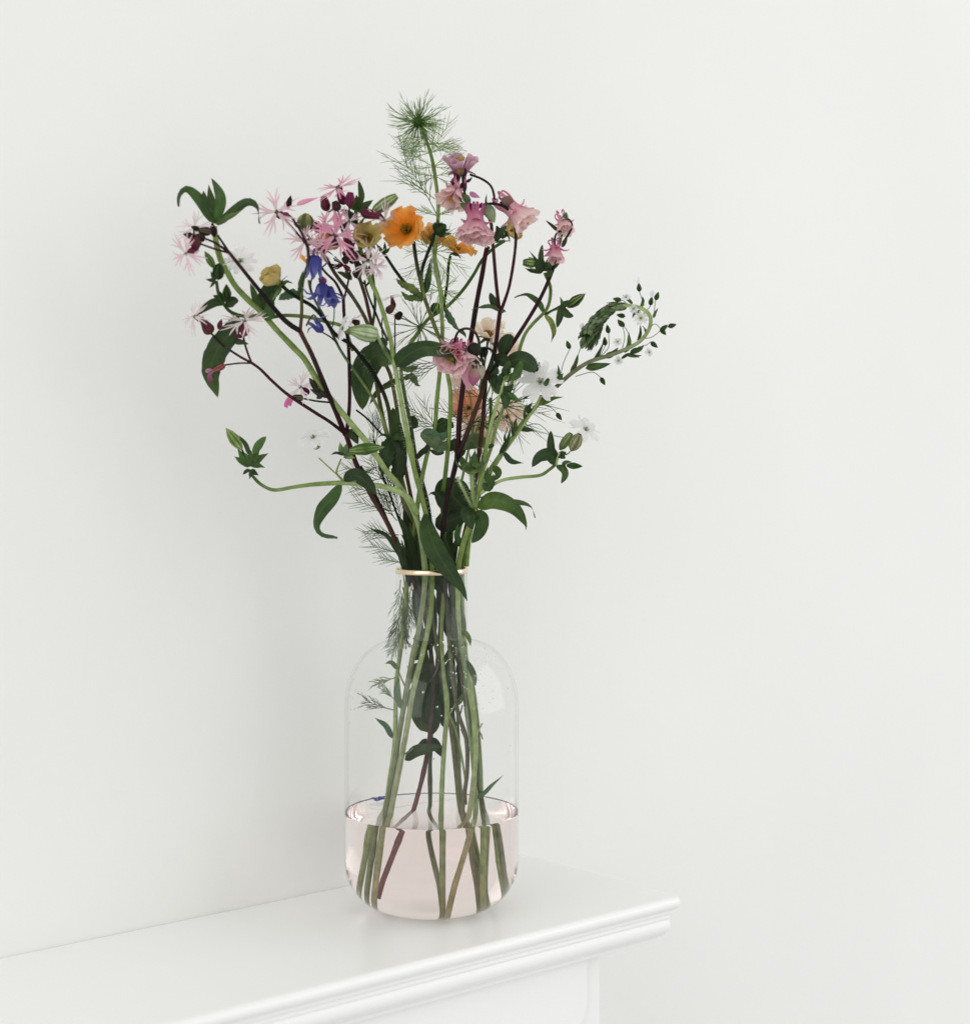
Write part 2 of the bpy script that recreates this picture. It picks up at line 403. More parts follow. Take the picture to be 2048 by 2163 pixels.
def leaf_geo(G, path, width, prof='lance', roll=(0, 0), fold=0.25, cols=G_MID, rip=0.04, ser=0.0, nser=9, nl=16, nw=3, base_w=0.06):
    V, Fc, C, U = G; n = nl + 1
    t = arclen(path); L = sum((path[i + 1] - path[i]).length for i in range(len(path) - 1))
    rs = []; k = 0
    for i in range(n):
        x = i / nl
        while k < len(t) - 2 and t[k + 1] < x: k += 1
        f = (x - t[k]) / max(1e-9, t[k + 1] - t[k]); rs.append(path[k].lerp(path[k + 1], max(0, min(1, f))))
    b0 = len(V); ph = random.uniform(0, 6); view = Vector((0, 1, 0)); last = None
    for i in range(n):
        x = i / nl
        T = (rs[min(i + 1, nl)] - rs[max(i - 1, 0)]).normalized()
        lat = T.cross(view)
        if lat.length < 0.05: lat = last if last is not None else Vector((1, 0, 0))
        lat = lat.normalized()
        if last is not None and lat.dot(last) < 0: lat = -lat
        last = lat
        nor = lat.cross(T).normalized()
        a = R(roll[0] + (roll[1] - roll[0]) * x)
        l2 = lat * math.cos(a) + nor * math.sin(a); n2 = nor * math.cos(a) - lat * math.sin(a)
        wd = max(pw(x, prof), base_w * (1 - x)) * width * 0.5
        if ser: wd *= 1 - ser * ((x * nser) % 1.0)
        c = colat(cols, x)
        for j in range(-nw, nw + 1):
            u = j / nw
            off = n2 * (fold * abs(u) ** 1.3 * wd + rip * L * 0.35 * math.sin(x * 11 + ph + (1.5 if u > 0 else 0)) * abs(u) * (0.3 + x))
            V.append(rs[i] + l2 * (u * wd) + off); C.append(c); U.append((0.5 + 0.5 * u, x))
    m = 2 * nw + 1
    for i in range(nl):
        for j in range(m - 1):
            q = b0 + i * m + j; Fc.append((q, q + 1, q + m + 1, q + m))
def leafjit(c):
    f = random.uniform(.5, 1.35); h = random.uniform(-.18, .22)
    def one(s): return (max(0, s[0] * f * (1 + h)), s[1] * f, max(0, s[2] * f * (1 - h)))
    return [one(s) for s in c] if isinstance(c[0], (tuple, list)) else one(c)
def leaf(root, pts, width, prof='lance', roll=(0, 0), fold=0.25, cols=None, rip=0.065, ser=0.0, nser=9, d=0.0, name="leaf", mat=None, nl=16, label=None):
    path = catmull(pts3(pts, d, d), 6); G = geo()
    leaf_geo(G, path, width * PX * .83, prof, roll, fold, jit(cols, .06) if mat is M_PETAL else leafjit(cols or G_MID), rip, ser, nser, nl)
    o = out(name, G, mat or M_LEAF, root)
    if label: o["label"] = label
    return o
def lathe_geo(G, base, axis, length, rad, prof, cols, ribs=0, ribcol=None, ribdepth=0.06, seg=20, teeth=0, bend=None):
    """profile [(t, r)], cols along t; optional ribs painted darker as the real veins are"""
    V, Fc, C, U = G; x, y, z = frame(axis); b0 = len(V); n = 0
    M = 12
    for i in range(M + 1):
        t = i / M
        for (a, ra), (b, rb) in zip(prof, prof[1:]):
            if a <= t <= b: r = ra + (rb - ra) * (t - a) / max(1e-9, b - a); break
        o = base + z * (t * length) + (bend * (t * t) if bend is not None else Vector((0, 0, 0)))
        for k in range(seg):
            an = 2 * math.pi * k / seg
            c = colat(cols, t); rr = r
            if ribs:
                s = 0.5 + 0.5 * math.cos(an * ribs); rr *= 1 + ribdepth * s
                if ribcol is not None and s > 0.5: c = ribcol
            ext = 0
            if teeth and i == M: ext = (0.16 if (k * teeth * 2 // seg) % 2 else -0.02) * length
            V.append(o + (x * math.cos(an) + y * math.sin(an)) * (rr * rad) + z * ext); C.append(c); U.append((k / seg, t))
        n += 1
    for i in range(n - 1):
        for k in range(seg):
            a = b0 + i * seg + k; b = b0 + i * seg + (k + 1) % seg; Fc.append((a, b, b + seg, a + seg))
    Fc.append(tuple(b0 + k for k in range(seg))[::-1])
    if prof[-1][1] < 0.3: Fc.append(tuple(b0 + (n - 1) * seg + k for k in range(seg)))
CAL = [(0, .12), (.12, .75), (.35, 1.0), (.7, .82), (.9, .62), (1, .55)]
BUD = [(0, .15), (.15, .8), (.4, 1.0), (.7, .7), (.9, .3), (1, .06)]
GLOBE = [(0, .25), (.12, .75), (.35, 1.0), (.6, 1.0), (.82, .75), (.94, .4), (1, .15)]
SLIM = [(0, .3), (.2, .8), (.45, 1.0), (.75, .65), (1, .05)]
def dirv(p, q, dd=0.0):
    """unit direction from pixel p to pixel q with dd cm of depth change per step"""
    a = P(p[0], p[1], 0, -9); b = P(q[0], q[1], dd, -9); return (b - a).normalized()
def bud(root, p, q, width, d=0.0, dq=None, cols=None, ribs=10, ribcol=None, prof=CAL, name="bud", tip=None, mat=None):
    """closed calyx from pixel p to pixel q"""
    a = P(p[0], p[1], d); b = P(q[0], q[1], d if dq is None else dq); G = geo()
    lathe_geo(G, a, b - a, (b - a).length, width * PX / 2, prof, jit(cols or MAROON, .12), ribs, ribcol)
    return out(name, G, mat or M_CALYX, root)
def radial_petal(G, c, fr, phi, curve, width, prof, cols, cup=0.2, rip=0.1, nl=8, nw=3, notch=0.0, twist=0.0, base_w=0.15, seed=None):
    """petal at angle phi of a flower; curve = [(r, z)] outwards"""
    V, Fc, C, U = G; x, y, z = fr; b0 = len(V)
    cv = catmull([Vector((a, b, 0)) for a, b in curve], 5); tt = arclen(cv)
    rad = x * math.cos(phi) + y * math.sin(phi); tan = z.cross(rad)
    ph = random.uniform(0, 6) if seed is None else seed; k = 0; m = 2 * nw + 1
    for i in range(nl + 1):
        t = i / nl
        k = 0
        while k < len(tt) - 2 and tt[k + 1] < t: k += 1
        f = (t - tt[k]) / max(1e-9, tt[k + 1] - tt[k]); q = cv[k].lerp(cv[k + 1], max(0, min(1, f)))
        q2 = cv[min(k + 1, len(cv) - 1)] - cv[k]
        nr = Vector((-q2.y, q2.x)).normalized() if q2.length > 0 else Vector((0, 1))
        nor = rad * nr.x + z * nr.y
        wd = max(pw(min(t, .985), prof), base_w * (1 - t)) * width * 0.5
        cc = colat(cols, t)
        for j in range(-nw, nw + 1):
            u = j / nw
            tl = 0.0
            if notch and t > 0.7: tl = -notch * (1 - abs(u)) * (t - 0.7) / 0.3
            rr = q.x + tl * width
            off = nor * (cup * u * u * wd + rip * width * math.sin(u * 5.0 + ph + t * 3) * t * t)
            tw = nor * (twist * u * wd)
            V.append(c + rad * rr + z * q.y + tan * (u * wd) + off + tw); C.append(cc); U.append((0.5 + 0.5 * u, t))
    for i in range(nl):
        for j in range(m - 1):
            q = b0 + i * m + j; Fc.append((q, q + 1, q + m + 1, q + m))
def petal(parent, c, fr, phi, curve, width, prof, cols, name="petal", **kw):
    G = geo(); radial_petal(G, c, fr, phi, curve, width, prof, jit(cols, .07), **kw); return out(name, G, M_PETAL, parent)
def stamens(parent, c, fr, n, length, spread, r, cols, tipr=1.8, name="stamens"):
    G = geo(); x, y, z = fr
    for i in range(n):
        a = random.uniform(0, 6.283); s = spread * math.sqrt(random.random())
        dv = (z + (x * math.cos(a) + y * math.sin(a)) * s).normalized()
        L = length * random.uniform(.75, 1.1)
        path = [c + dv * (L * k / 4) + z * 0 for k in range(5)]
        tube_geo(path, lambda t: r * (1 if t < .8 else tipr), 4, cols, G)
    return out(name, G, M_PETAL, parent, "stuff")

# ---- ragged robin: five petals, each cut into four narrow lobes
PK_PALE = [(0.80, 0.70, 0.69), (0.80, 0.55, 0.60), (0.80, 0.60, 0.64)]
PK_MID = [(0.80, 0.52, 0.60), (0.82, 0.34, 0.49), (0.82, 0.42, 0.56)]
PK_WHITE = [(0.82, 0.76, 0.74), (0.82, 0.68, 0.69), (0.82, 0.70, 0.71)]
def robin_petal(parent, c, fr, phi, size, cols, droop, n_l=4):
    V, Fc, C, U = G = geo(); x, y, z = fr
    rad = x * math.cos(phi) + y * math.sin(phi); tan = z.cross(rad)
    cw = size * 0.085
    def pt(r, l): return c + rad * r + tan * l + z * (size * 0.16 - droop * (r / size) ** 2 * size * 0.5)
    s0 = size * 0.08; s1 = size * 0.40
    rows = 4
    for i in range(rows):
        t = i / (rows - 1); r = s0 + (s1 - s0) * t; wv = cw * (0.5 + 0.9 * t)
        for j in range(5): V.append(pt(r, wv * (j - 2) / 2)); C.append(colat(cols, t * .45)); U.append((j / 4, t * .4))
    for i in range(rows - 1):
        for j in range(4): a = i * 5 + j; Fc.append((a, a + 1, a + 6, a + 5))
    top = (rows - 1) * 5
    for l in range(4):
        inner = l in (1, 2); Ls = size * (random.uniform(.50, .66) if inner else random.uniform(.30, .46)); ang = (l - 1.5) * random.uniform(.30, .42)
        curl = random.uniform(-.5, .5) * size * .25
        pa, pb = top + l, top + l + 1
        base = (V[pa] + V[pb]) / 2; dv = rad * math.cos(ang) + tan * math.sin(ang); lt = (tan * math.cos(ang) - rad * math.sin(ang))
        for i in range(1, 6):
            t = i / 5; wv = size * 0.030 * (1 + .4 * math.sin(t * 2.6)) * (1 - .75 * t * t)
            r = s1 + Ls * t
            q = base + dv * (Ls * t) + lt * (curl * t * t) + z * (-droop * ((r / size) ** 2 - .16) * size * .5)
            for s in (-1, 1): V.append(q + lt * (s * wv)); C.append(colat(cols, .45 + .55 * t)); U.append((l / 4 + .1 * s + .1, .4 + .6 * t))
            b = len(V) - 2
            Fc.append((pa, pb, b + 1, b)); pa, pb = b, b + 1
    return out("petal", G, M_PETAL, parent)
def robin(root, p, axis, size, d=0.0, cols=PK_PALE, tilt=0, calyx=True, cal=None, droop=.5, npet=5, stem_from=None):
    """axis: (x, y, z) way the face looks; size in pixels"""
    c = P(p[0], p[1], d); s = size * PX * .92; fr = frame(axis); z = fr[2]
    G = geo(); L = s * .62
    lathe_geo(G, c - z * L * .95, z, L, s * .17, CAL, jit(cal or [MAROON, WINE], .2), 10, (0.05, 0.012, 0.02), teeth=5)
    fl = out("flower", G, M_CALYX, root)
    a0 = random.uniform(0, 6)
    for k in range(npet): robin_petal(fl, c, fr, a0 + k * 6.283 / npet + random.uniform(-.15, .15), s, jit(cols, .06), droop + random.uniform(-.25, .35))
    stamens(fl, c, fr, 7, s * .26, .35, s * .012, [(0.6, 0.62, 0.45), (0.35, 0.34, 0.16)])
    if stem_from is not None:
        b = c - z * L * .93
        G2 = geo(); a = P(*stem_from); m = (a + b) / 2 - z * (a - b).length * .18
        tube_geo(catmull([a, m, b], 6), lambda t: 2.2 * PX, 6, [S_RED, MAROON], G2); out("pedicel", G2, M_STEM, root)
    return fl

# ---- columbine: five spurred petals and five pointed sepals round a bunch of stamens
CO_PINK = [(0.34, 0.055, 0.20), (0.64, 0.21, 0.36), (0.80, 0.40, 0.50), (0.83, 0.60, 0.60)]
CO_PALE = [(0.56, 0.20, 0.32), (0.78, 0.38, 0.48), (0.83, 0.54, 0.58), (0.85, 0.68, 0.64)]
CO_MAUVE = [(0.12, 0.02, 0.08), (0.30, 0.10, 0.20), (0.52, 0.24, 0.36), (0.68, 0.46, 0.54)]
def columbine(root, p, axis, size, d=0.0, cols=CO_PINK, sep=None, openness=.5, spur=.75, npet=5, sepal=.8, layers=1, hook=.5, stam=True, seedang=None):
    c = P(p[0], p[1], d); s = size * PX * .92; fr = frame(axis); x, y, z = fr
    sep = sep or [lerp3(cols[0], cols[1], .6), cols[1], cols[2]]
    G = geo(); lathe_geo(G, c - z * s * .10, z, s * .25, s * .07, GLOBE, [G_OLIVE, G_STEM]); fl = out("flower", G, M_CALYX, root)
    a0 = random.uniform(0, 6) if seedang is None else seedang
    for lay in range(layers):
        for k in range(npet):
            phi = a0 + k * 6.283 / npet + lay * .63; rad = x * math.cos(phi) + y * math.sin(phi); tan = z.cross(rad)
            k2 = 1 - .18 * lay
            V, Fc, C, U = G = geo(); M_ = 14; SG = 12
            ctl = [c + rad * s * (.20 - hook * .16) - z * s * spur * .82, c + rad * s * (.30 - hook * .02) - z * s * spur * .98, c + rad * s * .34 - z * s * spur * .66, c + rad * s * .24 - z * s * .18,
                   c + rad * s * (.20 + openness * .10) + z * s * .18 * k2, c + rad * s * (.22 + openness * .34) + z * s * .52 * k2, c + rad * s * (.24 + openness * .52) + z * s * .70 * k2]
            path = catmull(ctl, 4); t = arclen(path); n = len(path); ph = random.uniform(0, 6)
            for i in range(n):
                T = (path[min(i + 1, n - 1)] - path[max(i - 1, 0)]).normalized()
                xx = tan; yy = T.cross(xx).normalized(); xx = yy.cross(T).normalized()
                tt = t[i]
                r = s * (.030 if tt < .06 else .020 + .050 * (tt / .45) if tt < .45 else .07 + .20 * ((tt - .45) / .55) ** 1.1)
                for q in range(SG):
                    a = 6.283 * q / SG
                    rip = 1 + (.16 * math.sin(a * 3 + ph) + .10 * math.sin(a * 5 + ph * 2)) * max(0, tt - .5) * 2
                    outw = (yy * math.sin(a)).dot(rad)
                    ext = z * (s * .16 * (math.sin(a * 2 + ph) * .5 + (0.6 if outw > 0 else -.5)) * max(0, tt - .75) * 4)
                    V.append(path[i] + (xx * math.cos(a) * 1.25 + yy * math.sin(a) * .8) * r * rip + ext); C.append(colat(cols, tt)); U.append((q / SG, tt))
            for i in range(n - 1):
                for q in range(SG): a = i * SG + q; b = i * SG + (q + 1) % SG; Fc.append((a, b, b + SG, a + SG))
            Fc.append(tuple(range(SG)))
            out("petal", G, M_PETAL, fl)
    for k in range(5):
        phi = a0 + (k + .5) * 6.283 / 5 + random.uniform(-.1, .1); o_ = random.uniform(.7, 1.15) * sepal
        petal(fl, c, fr, phi, [(s * .05, 0), (s * .30, s * .06), (s * .62 * o_, s * .02 + s * .18 * (1 - openness)), (s * .92 * o_, -s * .05 + s * .25 * (1 - openness))], s * .34, 'lance', sep, name="sepal", rip=.08, cup=.3)
    if stam: stamens(fl, c + z * s * .1, fr, 22, s * .62, .28, s * .010, [(0.6, 0.55, 0.25), (0.75, 0.5, 0.1)])
    return fl
# ---- geum: ruffled cup of broad petals
ORANGE = [(0.50, 0.22, 0.015), (0.84, 0.32, 0.025), (0.89, 0.43, 0.08), (0.90, 0.49, 0.14)]
def geum(root, p, axis, size, d=0.0, cols=ORANGE, npet=6, openness=1.0, ruffle=.16, sepals=True, stam=True, scol=None, a0=None):
    c = P(p[0], p[1], d); s = size * PX; fr = frame(axis); z = fr[2]
    G = geo(); lathe_geo(G, c - z * s * .16, z, s * .18, s * .20, GLOBE, [G_OLIVE, G_MID]); fl = out("flower", G, M_CALYX, root)
    a0 = random.uniform(0, 6) if a0 is None else a0
    for k in range(npet):
        o_ = openness * random.uniform(.9, 1.08); lay = (k % 2) * .05
        petal(fl, c, fr, a0 + k * 6.283 / npet, [(s * .06, -s * .02), (s * .36 * o_, s * (.10 + lay)), (s * .72 * o_, s * (.30 + lay) * (1.25 - .25 * o_)), (s * .98 * o_, s * (.30 + .75 * (1 - o_) + lay + random.uniform(-.1, .12)))], s * 1.22, 'petal', cols, rip=ruffle, cup=.35, nl=10, nw=4, base_w=.25)
    if sepals:
        for k in range(5): 
            G = geo(); radial_petal(G, c - z * s * .06, fr, a0 + .4 + k * 6.283 / 5, [(s * .05, 0), (s * .3, -s * .02), (s * .58, -s * .10)], s * .2, 'lance', jit(scol or G_MID), rip=.05); out("sepal", G, M_LEAF, fl)
    if stam: stamens(fl, c, fr, 46, s * .34, .95, s * .014, [(0.35, 0.28, 0.03), (0.40, 0.24, 0.02)], tipr=2.2)
    return fl
# ---- white campion
WHITE = [(0.88, 0.89, 0.84), (0.93, 0.93, 0.92), (0.93, 0.93, 0.93)]
def campion(root, p, axis, size, d=0.0, cols=WHITE, cal=None, a0=None, openness=1.0):
    c = P(p[0], p[1], d); s = size * PX; fr = frame(axis); z = fr[2]; G = geo(); L = s * .85
    lathe_geo(G, c - z * L * .97, z, L, s * .27, CAL, cal or [G_PALE, (0.34, 0.42, 0.24)], 10, G_LEAF, teeth=5); fl = out("flower", G, M_CALYX, root)
    a0 = random.uniform(0, 6) if a0 is None else a0
    for k in range(5):
        petal(fl, c, fr, a0 + k * 1.2566, [(s * .06, 0), (s * .25, s * .10), (s * .6 * openness, s * .08), (s * openness, -s * random.uniform(-.05, .22))], s * .78, 'petal', cols, rip=.07, notch=.34, nl=10, nw=4)
    stamens(fl, c, fr, 8, s * .22, .5, s * .012, [(0.6, 0.62, 0.4), (0.5, 0.5, 0.2)])
    return fl
# ---- blue bell flower with recurved tips
BLUE = [(0.075, 0.075, 0.29), (0.10, 0.105, 0.36), (0.22, 0.24, 0.52)]
def bell(root, p, axis, size, d=0.0, cols=BLUE, flare=.5, n=6, slim=1.0):
    c = P(p[0], p[1], d); s = size * PX; fr = frame(axis); G = geo()
    lathe_geo(G, c - fr[2] * s * .06, fr[2], s * .10, s * .08, GLOBE, [(0.10, 0.05, 0.12), BLUE[0]]); fl = out("flower", G, M_CALYX, root)
    a0 = random.uniform(0, 6)
    for k in range(n):
        f = flare * random.uniform(.7, 1.3)
        petal(fl, c, fr, a0 + k * 6.283 / n, [(s * .03, 0), (s * .20 * slim, s * .15), (s * .22 * slim, s * .6), (s * (.24 * slim + f * .3), s * (.92 - f * .1)), (s * (.26 * slim + f * .62), s * (.98 - f * .35))], s * .30 * slim, 'strap', cols, cup=-.25, rip=.03, base_w=.4)
    return fl
# ---- thread-fine foliage
def feather(root, base, ang, length, d=0.0, tilt=0.0, n=7, spread=50, cols=None, r=0.42, name="feathery_leaf", curl=0.0, sub=2):
    """ang in picture degrees (0 right, 90 up), tilt degrees away from the camera"""
    V = P(base[0], base[1], d); L = length * PX; G = geo(); cols = [tuple(c * 1.75 for c in q) for q in jit(cols or [G_LEAF, G_STEM], .25)]
    def dirn(a, ti): return Vector((math.cos(R(a)) * math.cos(R(ti)), math.sin(R(ti)), math.sin(R(a)) * math.cos(R(ti))))
    def thread(o, a, ti, ln, r_, lev):
        cv = random.uniform(-14, 14) + curl; pts = [o.copy()]; q = o.copy()
        for i in range(5): q = q + dirn(a + cv * i / 4, ti) * (ln / 5); pts.append(q.copy())
        tube_geo(pts, lambda t: r_ * PX * (1 - .72 * t), 4, cols, G)
        if lev > 0:
            m = n if lev == sub else random.randint(2, 3)
            for k in range(m):
                f = .22 + .68 * (k + random.random() * .6) / m; i = min(4, int(f * 5)); q = pts[i].lerp(pts[i + 1], f * 5 - i)
                sg = 1 if k % 2 else -1
                thread(q, a + cv * f + sg * random.uniform(.5, .85) * spread * (1 if lev == sub else .62), ti + random.uniform(-30, 30), ln * random.uniform(.42, .72) * (1.15 - .55 * f), r_ * .8, lev - 1)
    thread(V, ang, tilt, L, r * 2.5, sub)
    return out(name, G, M_THREAD, root, "stuff")
def fuzz(root, pts, r, n, ln, cols=(0.42, 0.48, 0.34), d0=None, d1=None):
    """fine short hairs standing off a stem"""
    path = catmull(pts3(pts, d0, d1), 6); V = []; Fc = []; C = []; U = []
    for i in range(n):
        k = random.randrange(len(path) - 1); o = path[k].lerp(path[k + 1], random.random()); T = (path[k + 1] - path[k]).normalized()
        x, y, z = frame(T); a = random.uniform(0, 6.283); dv = (x * math.cos(a) + y * math.sin(a)); s = T * (.25 * PX)
        b = len(V); q = o + dv * r * PX * .92
        V += [q - s, q + s, q + dv * ln * PX * random.uniform(.5, 1.2) + T * random.uniform(-.4, .6) * ln * PX]; C += [cols] * 3; U += [(0, 0)] * 3; Fc.append((b, b + 1, b + 2))
    o = new_obj("stem_hairs", V, Fc, M_THREAD, root, C, U); o["kind"] = "stuff"; return o
def tuft(root, p, ang, size, d=0.0, n=5, cols=None, spread=75, prof='lance', width=.34, bits=None):
    """a cluster of small leaves at a shoot tip, each leaf its own part"""
    for k in range(n):
        a = ang + (k - (n - 1) / 2) * (2 * spread / max(1, n - 1)) + random.uniform(-9, 9)
        L = size * random.uniform(.7, 1.1); dz = random.uniform(-.5, .5) * L * PX * 100
        q1 = (p[0] + math.cos(R(a)) * L * .5, p[1] - math.sin(R(a)) * L * .5, d + dz * .6)
        a2 = a + random.uniform(-16, 16); q2 = (q1[0] + math.cos(R(a2)) * L * .5, q1[1] - math.sin(R(a2)) * L * .5, d + dz)
        leaf(root, [(p[0], p[1], d), q1, q2], size * width, prof, (random.uniform(-50, 50),) * 2, .35, cols or G_MID, nl=8)
# ------------------------------------------------------------ the flowers, one thing per cut stem
GR = "cut flowers in the vase"
def plant(name, label, cat, base): return thing(name, label, cat, P(*base), GR)

# ===== tall campion leaning left, leafy crown at top
b = (776, 1900, -1.0)
t = plant("campion_plant", "tall pale green campion leaning far left, crowned by arching dark leaves", "flower", b)
A1 = [b, (800, 1746, -1.0), (824, 1640, -.8), (848, 1516, -.7), (866, 1415, -.7), (884, 1330, -1.0), (895, 1250, -1.2), (897, 1200, -1.2), (884, 1110, -1.4), (862, 1058, -1.6), (838, 1021, -2), (816, 995), (776, 936), (738, 891), (707, 853), (676, 813, -3), (644, 760), (620, 734), (582, 694), (553, 660, -4), (526, 635), (497, 604), (479, 573), (465, 546), (456, 508), (452, 478, -5)]
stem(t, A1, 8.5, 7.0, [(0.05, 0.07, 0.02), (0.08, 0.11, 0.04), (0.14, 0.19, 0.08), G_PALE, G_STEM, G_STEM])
fuzz(t, A1[10:], 6.5, 260, 6)
stem(t, [(470, 560, -4.9), (488, 552, -4.5), (500, 552, -4.2)], 1.8, 1.6, (0.5, 0.54, 0.42), 'pedicel')
campion(t, (508, 551), (.2, -.8, .3), 32, -4.0, cols=[(0.93, 0.94, 0.9), (0.95, 0.95, 0.94), (0.95, 0.95, 0.95)], cal=[G_PALE, G_PALE])
bud(t, (453, 500), (448, 470), 15, -5.05, cols=[S_RED, S_DARK], prof=SLIM, ribs=0, name="node")
TOP = (452, 472, -5)
leaf(t, [TOP, (428, 430, -5.4), (398, 400, -6), (382, 410, -6.3), (376, 436, -6.4)], 25, 'lance', (-45, 60), .35, [G_LEAF, G_LEAF, G_MID])
leaf(t, [TOP, (490, 447, -5.4), (520, 427, -5.8), (540, 437, -6.0), (550, 472, -6.2)], 22, 'lance', (35, -60), .35, [G_LEAF, G_MID, G_DARK])
leaf(t, [TOP, (462, 440, -5.5), (463, 410, -5.6), (445, 376, -5.4)], 27, 'ovate', (10, 20), .3, [G_LEAF, G_LEAF, G_MID])
leaf(t, [(451, 470, -5.2), (437, 440, -5.4), (430, 402, -5.6)], 22, 'ovate', (-20, -30), .4, [G_LEAF, G_MID])
leaf(t, [(452, 468, -4.7), (446, 425, -4.6), (440, 388, -4.6)], 22, 'lance', (0, 0), .3, [G_LEAF, G_MID])
leaf(t, [(453, 468, -4.8), (466, 430, -4.5), (467, 405, -4.4)], 14, 'lance', (0, 0), .3, G_MID)
leaf(t, [(456, 474, -5.4), (478, 458, -5.7), (508, 444, -5.9)], 18, 'lance', (20, 40), .3, [G_LEAF, G_STEM])
# side shoot hanging left with the big dark drooping leaf
SH = [(553, 664, -4), (520, 668, -4.4), (490, 660, -5), (474, 645, -5.3), (462, 622, -5.5), (457, 594, -5.6)]
stem(t, SH, 4.5, 3.6, [G_STEM, G_MID, G_MID], "side_stem")
bud(t, (461, 590), (462, 556), 22, -5.7, cols=G_DARK, prof=GLOBE, ribs=5, ribcol=G_MID)
bud(t, (453, 566), (432, 530), 15, -5.9, cols=[G_LEAF, G_STEM], prof=SLIM, ribs=6, ribcol=G_DARK)
bud(t, (480, 632), (478, 600), 17, -5.4, cols=[G_MID, G_LEAF], prof=BUD, ribs=6, ribcol=G_DARK)
tuft(t, (470, 636), 110, 30, -5.4, 5, G_DARK, 70, width=.5)
tuft(t, (455, 592), 170, 26, -5.6, 3, G_DARK, 50, width=.5)
leaf(t, [(476, 642, -5.3), (452, 640, -5.5), (428, 655, -5.8), (411, 668, -5.9)], 22, 'lance', (30, 20), .3, G_DARK)
leaf(t, [(476, 644, -5.2), (490, 636, -5.3), (504, 636, -5.4)], 26, 'ovate', (10, 10), .2, G_DARK)
leaf(t, [(504, 668, -4.8), (484, 705, -5.2), (458, 740, -5.6), (444, 790, -5.6), (460, 840, -5.4)], 56, 'ovate', (15, -15), .16, [G_DARK, G_DARK, G_MID], rip=.05, ser=.10, nser=6, nl=26)
leaf(t, [(548, 655, -4), (536, 620, -4.4), (528, 597, -4.6)], 20, 'lance', (20, 0), .3, G_MID)
leaf(t, [(556, 655, -4), (566, 625, -4.3), (578, 598, -4.5), (570, 588, -4.6)], 44, 'ovate', (-20, -30), .35, G_DARK)
leaf(t, [(556, 660, -4), (566, 668, -4.4), (570, 650, -4.6), (574, 615, -4.6)], 26, 'lance', (0, 0), .3, G_LEAF)
# arm that bends to the left low down
G1 = [(880, 1085, -1.8), (868, 1060, -2.3), (850, 1043, -2.8), (820, 1031, -3.2), (791, 1025, -3.4), (727, 1020, -3.8), (664, 1023, -4.2), (619, 1029, -4.6), (579, 1035, -5), (552, 1024, -5.2), (534, 1006, -5.4), (530, 996, -5.4)]
stem(t, G1, 8.5, 3.6, [G_STEM, G_PALE, G_PALE, G_STEM, G_STEM, G_MID], "side_stem")
leaf(t, [(727, 1018, -3.9), (748, 1004, -4.5), (772, 1016, -4.9), (796, 1046, -5)], 36, 'ovate', (-25, 30), .3, G_DARK)
leaf(t, [(722, 1022, -3.9), (702, 1052, -4.6), (676, 1080, -5), (666, 1108, -5), (678, 1128, -4.8), (712, 1139, -4.6)], 34, 'lance', (25, -70), .35, [G_LEAF, G_MID, G_MID, G_GREY])
stem(t, [(724, 1016, -3.8), (713, 1003, -4), (711, 994, -4.1), (720, 970, -4.4)], 2.6, 2.2, G_STEM, "pedicel")
bud(t, (738, 952), (812, 944), 24, -4.8, cols=[G_PALE, G_LEAF, G_PALE], prof=SLIM, ribs=8, ribcol=G_LEAF)
tuft(t, (726, 962), 45, 34, -4.6, 4, [G_GREY, G_STEM], 70, width=.5)
leaf(t, [(728, 962, -4.6), (712, 957, -4.8), (697, 960, -5)], 9, 'lance', (30, 30), .3, G_DARK)
stem(t, [(725, 1014, -3.8), (700, 992, -3.6), (673, 967, -3.4)], 2.2, 1.6, G_STEM, "pedicel")
campion(t, (662, 925), (-.25, -.55, .8), 34, -3.4, a0=.4)
tuft(t, (529, 985), 85, 44, -5.4, 7, [G_MID, G_LEAF], 75, width=.42)
tuft(t, (529, 992), 265, 22, -5.4, 3, G_DARK, 60, width=.6)
stem(t, [(522, 972, -5.4), (512, 952, -5.5), (507, 944, -5.5)], 2.4, 2.2, G_MID, "pedicel")
bud(t, (510, 948), (477, 904), 22, -5.6, cols=[G_PALE, G_STEM, G_PALE], prof=SLIM, ribs=7, ribcol=G_LEAF)
leaf(t, [(527, 962, -5.4), (519, 940, -5.6), (504, 918, -5.8)], 12, 'lance', (0, 0), .3, G_MID)
leaf(t, [(534, 958, -5.4), (546, 940, -5.6), (561, 922, -5.8)], 20, 'ovate', (0, 0), .3, G_LEAF)

# ===== ragged robin fanning left in three branches
b = (812, 1872, .8)
t = plant("ragged_robin_plant", "dark stemmed ragged robin forking left, with starry pale pink flowers", "flower", b)
RR = [b, (848, 1770, .5), (876, 1694, .3), (901, 1596, .1), (914, 1480, 0), (910, 1380, 0), (896, 1300, -.4), (876, 1236, -.7), (858, 1195, -.8), (820, 1109, -1.2), (789, 1055, -1.5), (769, 1017, -1.8), (751, 977, -2), (734, 928, -2.2), (727, 908, -2.3)]
stem(t, RR, 7.2, 6.6, [(0.30, 0.15, 0.17), (0.16, 0.06, 0.07), S_DARK, S_DARK, S_BROWN, S_RED], vase_lift=.25)
stem(t, [(729, 918, -2.2), (709, 869, -2.8), (689, 822, -3.2), (660, 752, -3.8), (642, 716, -4.1), (633, 698, -4.3)], 6.6, 5.8, [S_RED, S_DARK, S_BROWN], "branch")
stem(t, [(633, 698, -4.3), (616, 688, -4.5), (597, 672, -4.6), (575, 647, -4.9), (555, 622, -5.2), (537, 600, -5.4), (510, 566, -5.6), (483, 532, -5.9)], 6.4, 4.0, [S_DARK, S_BLACK, S_DARK, S_RED], "branch")
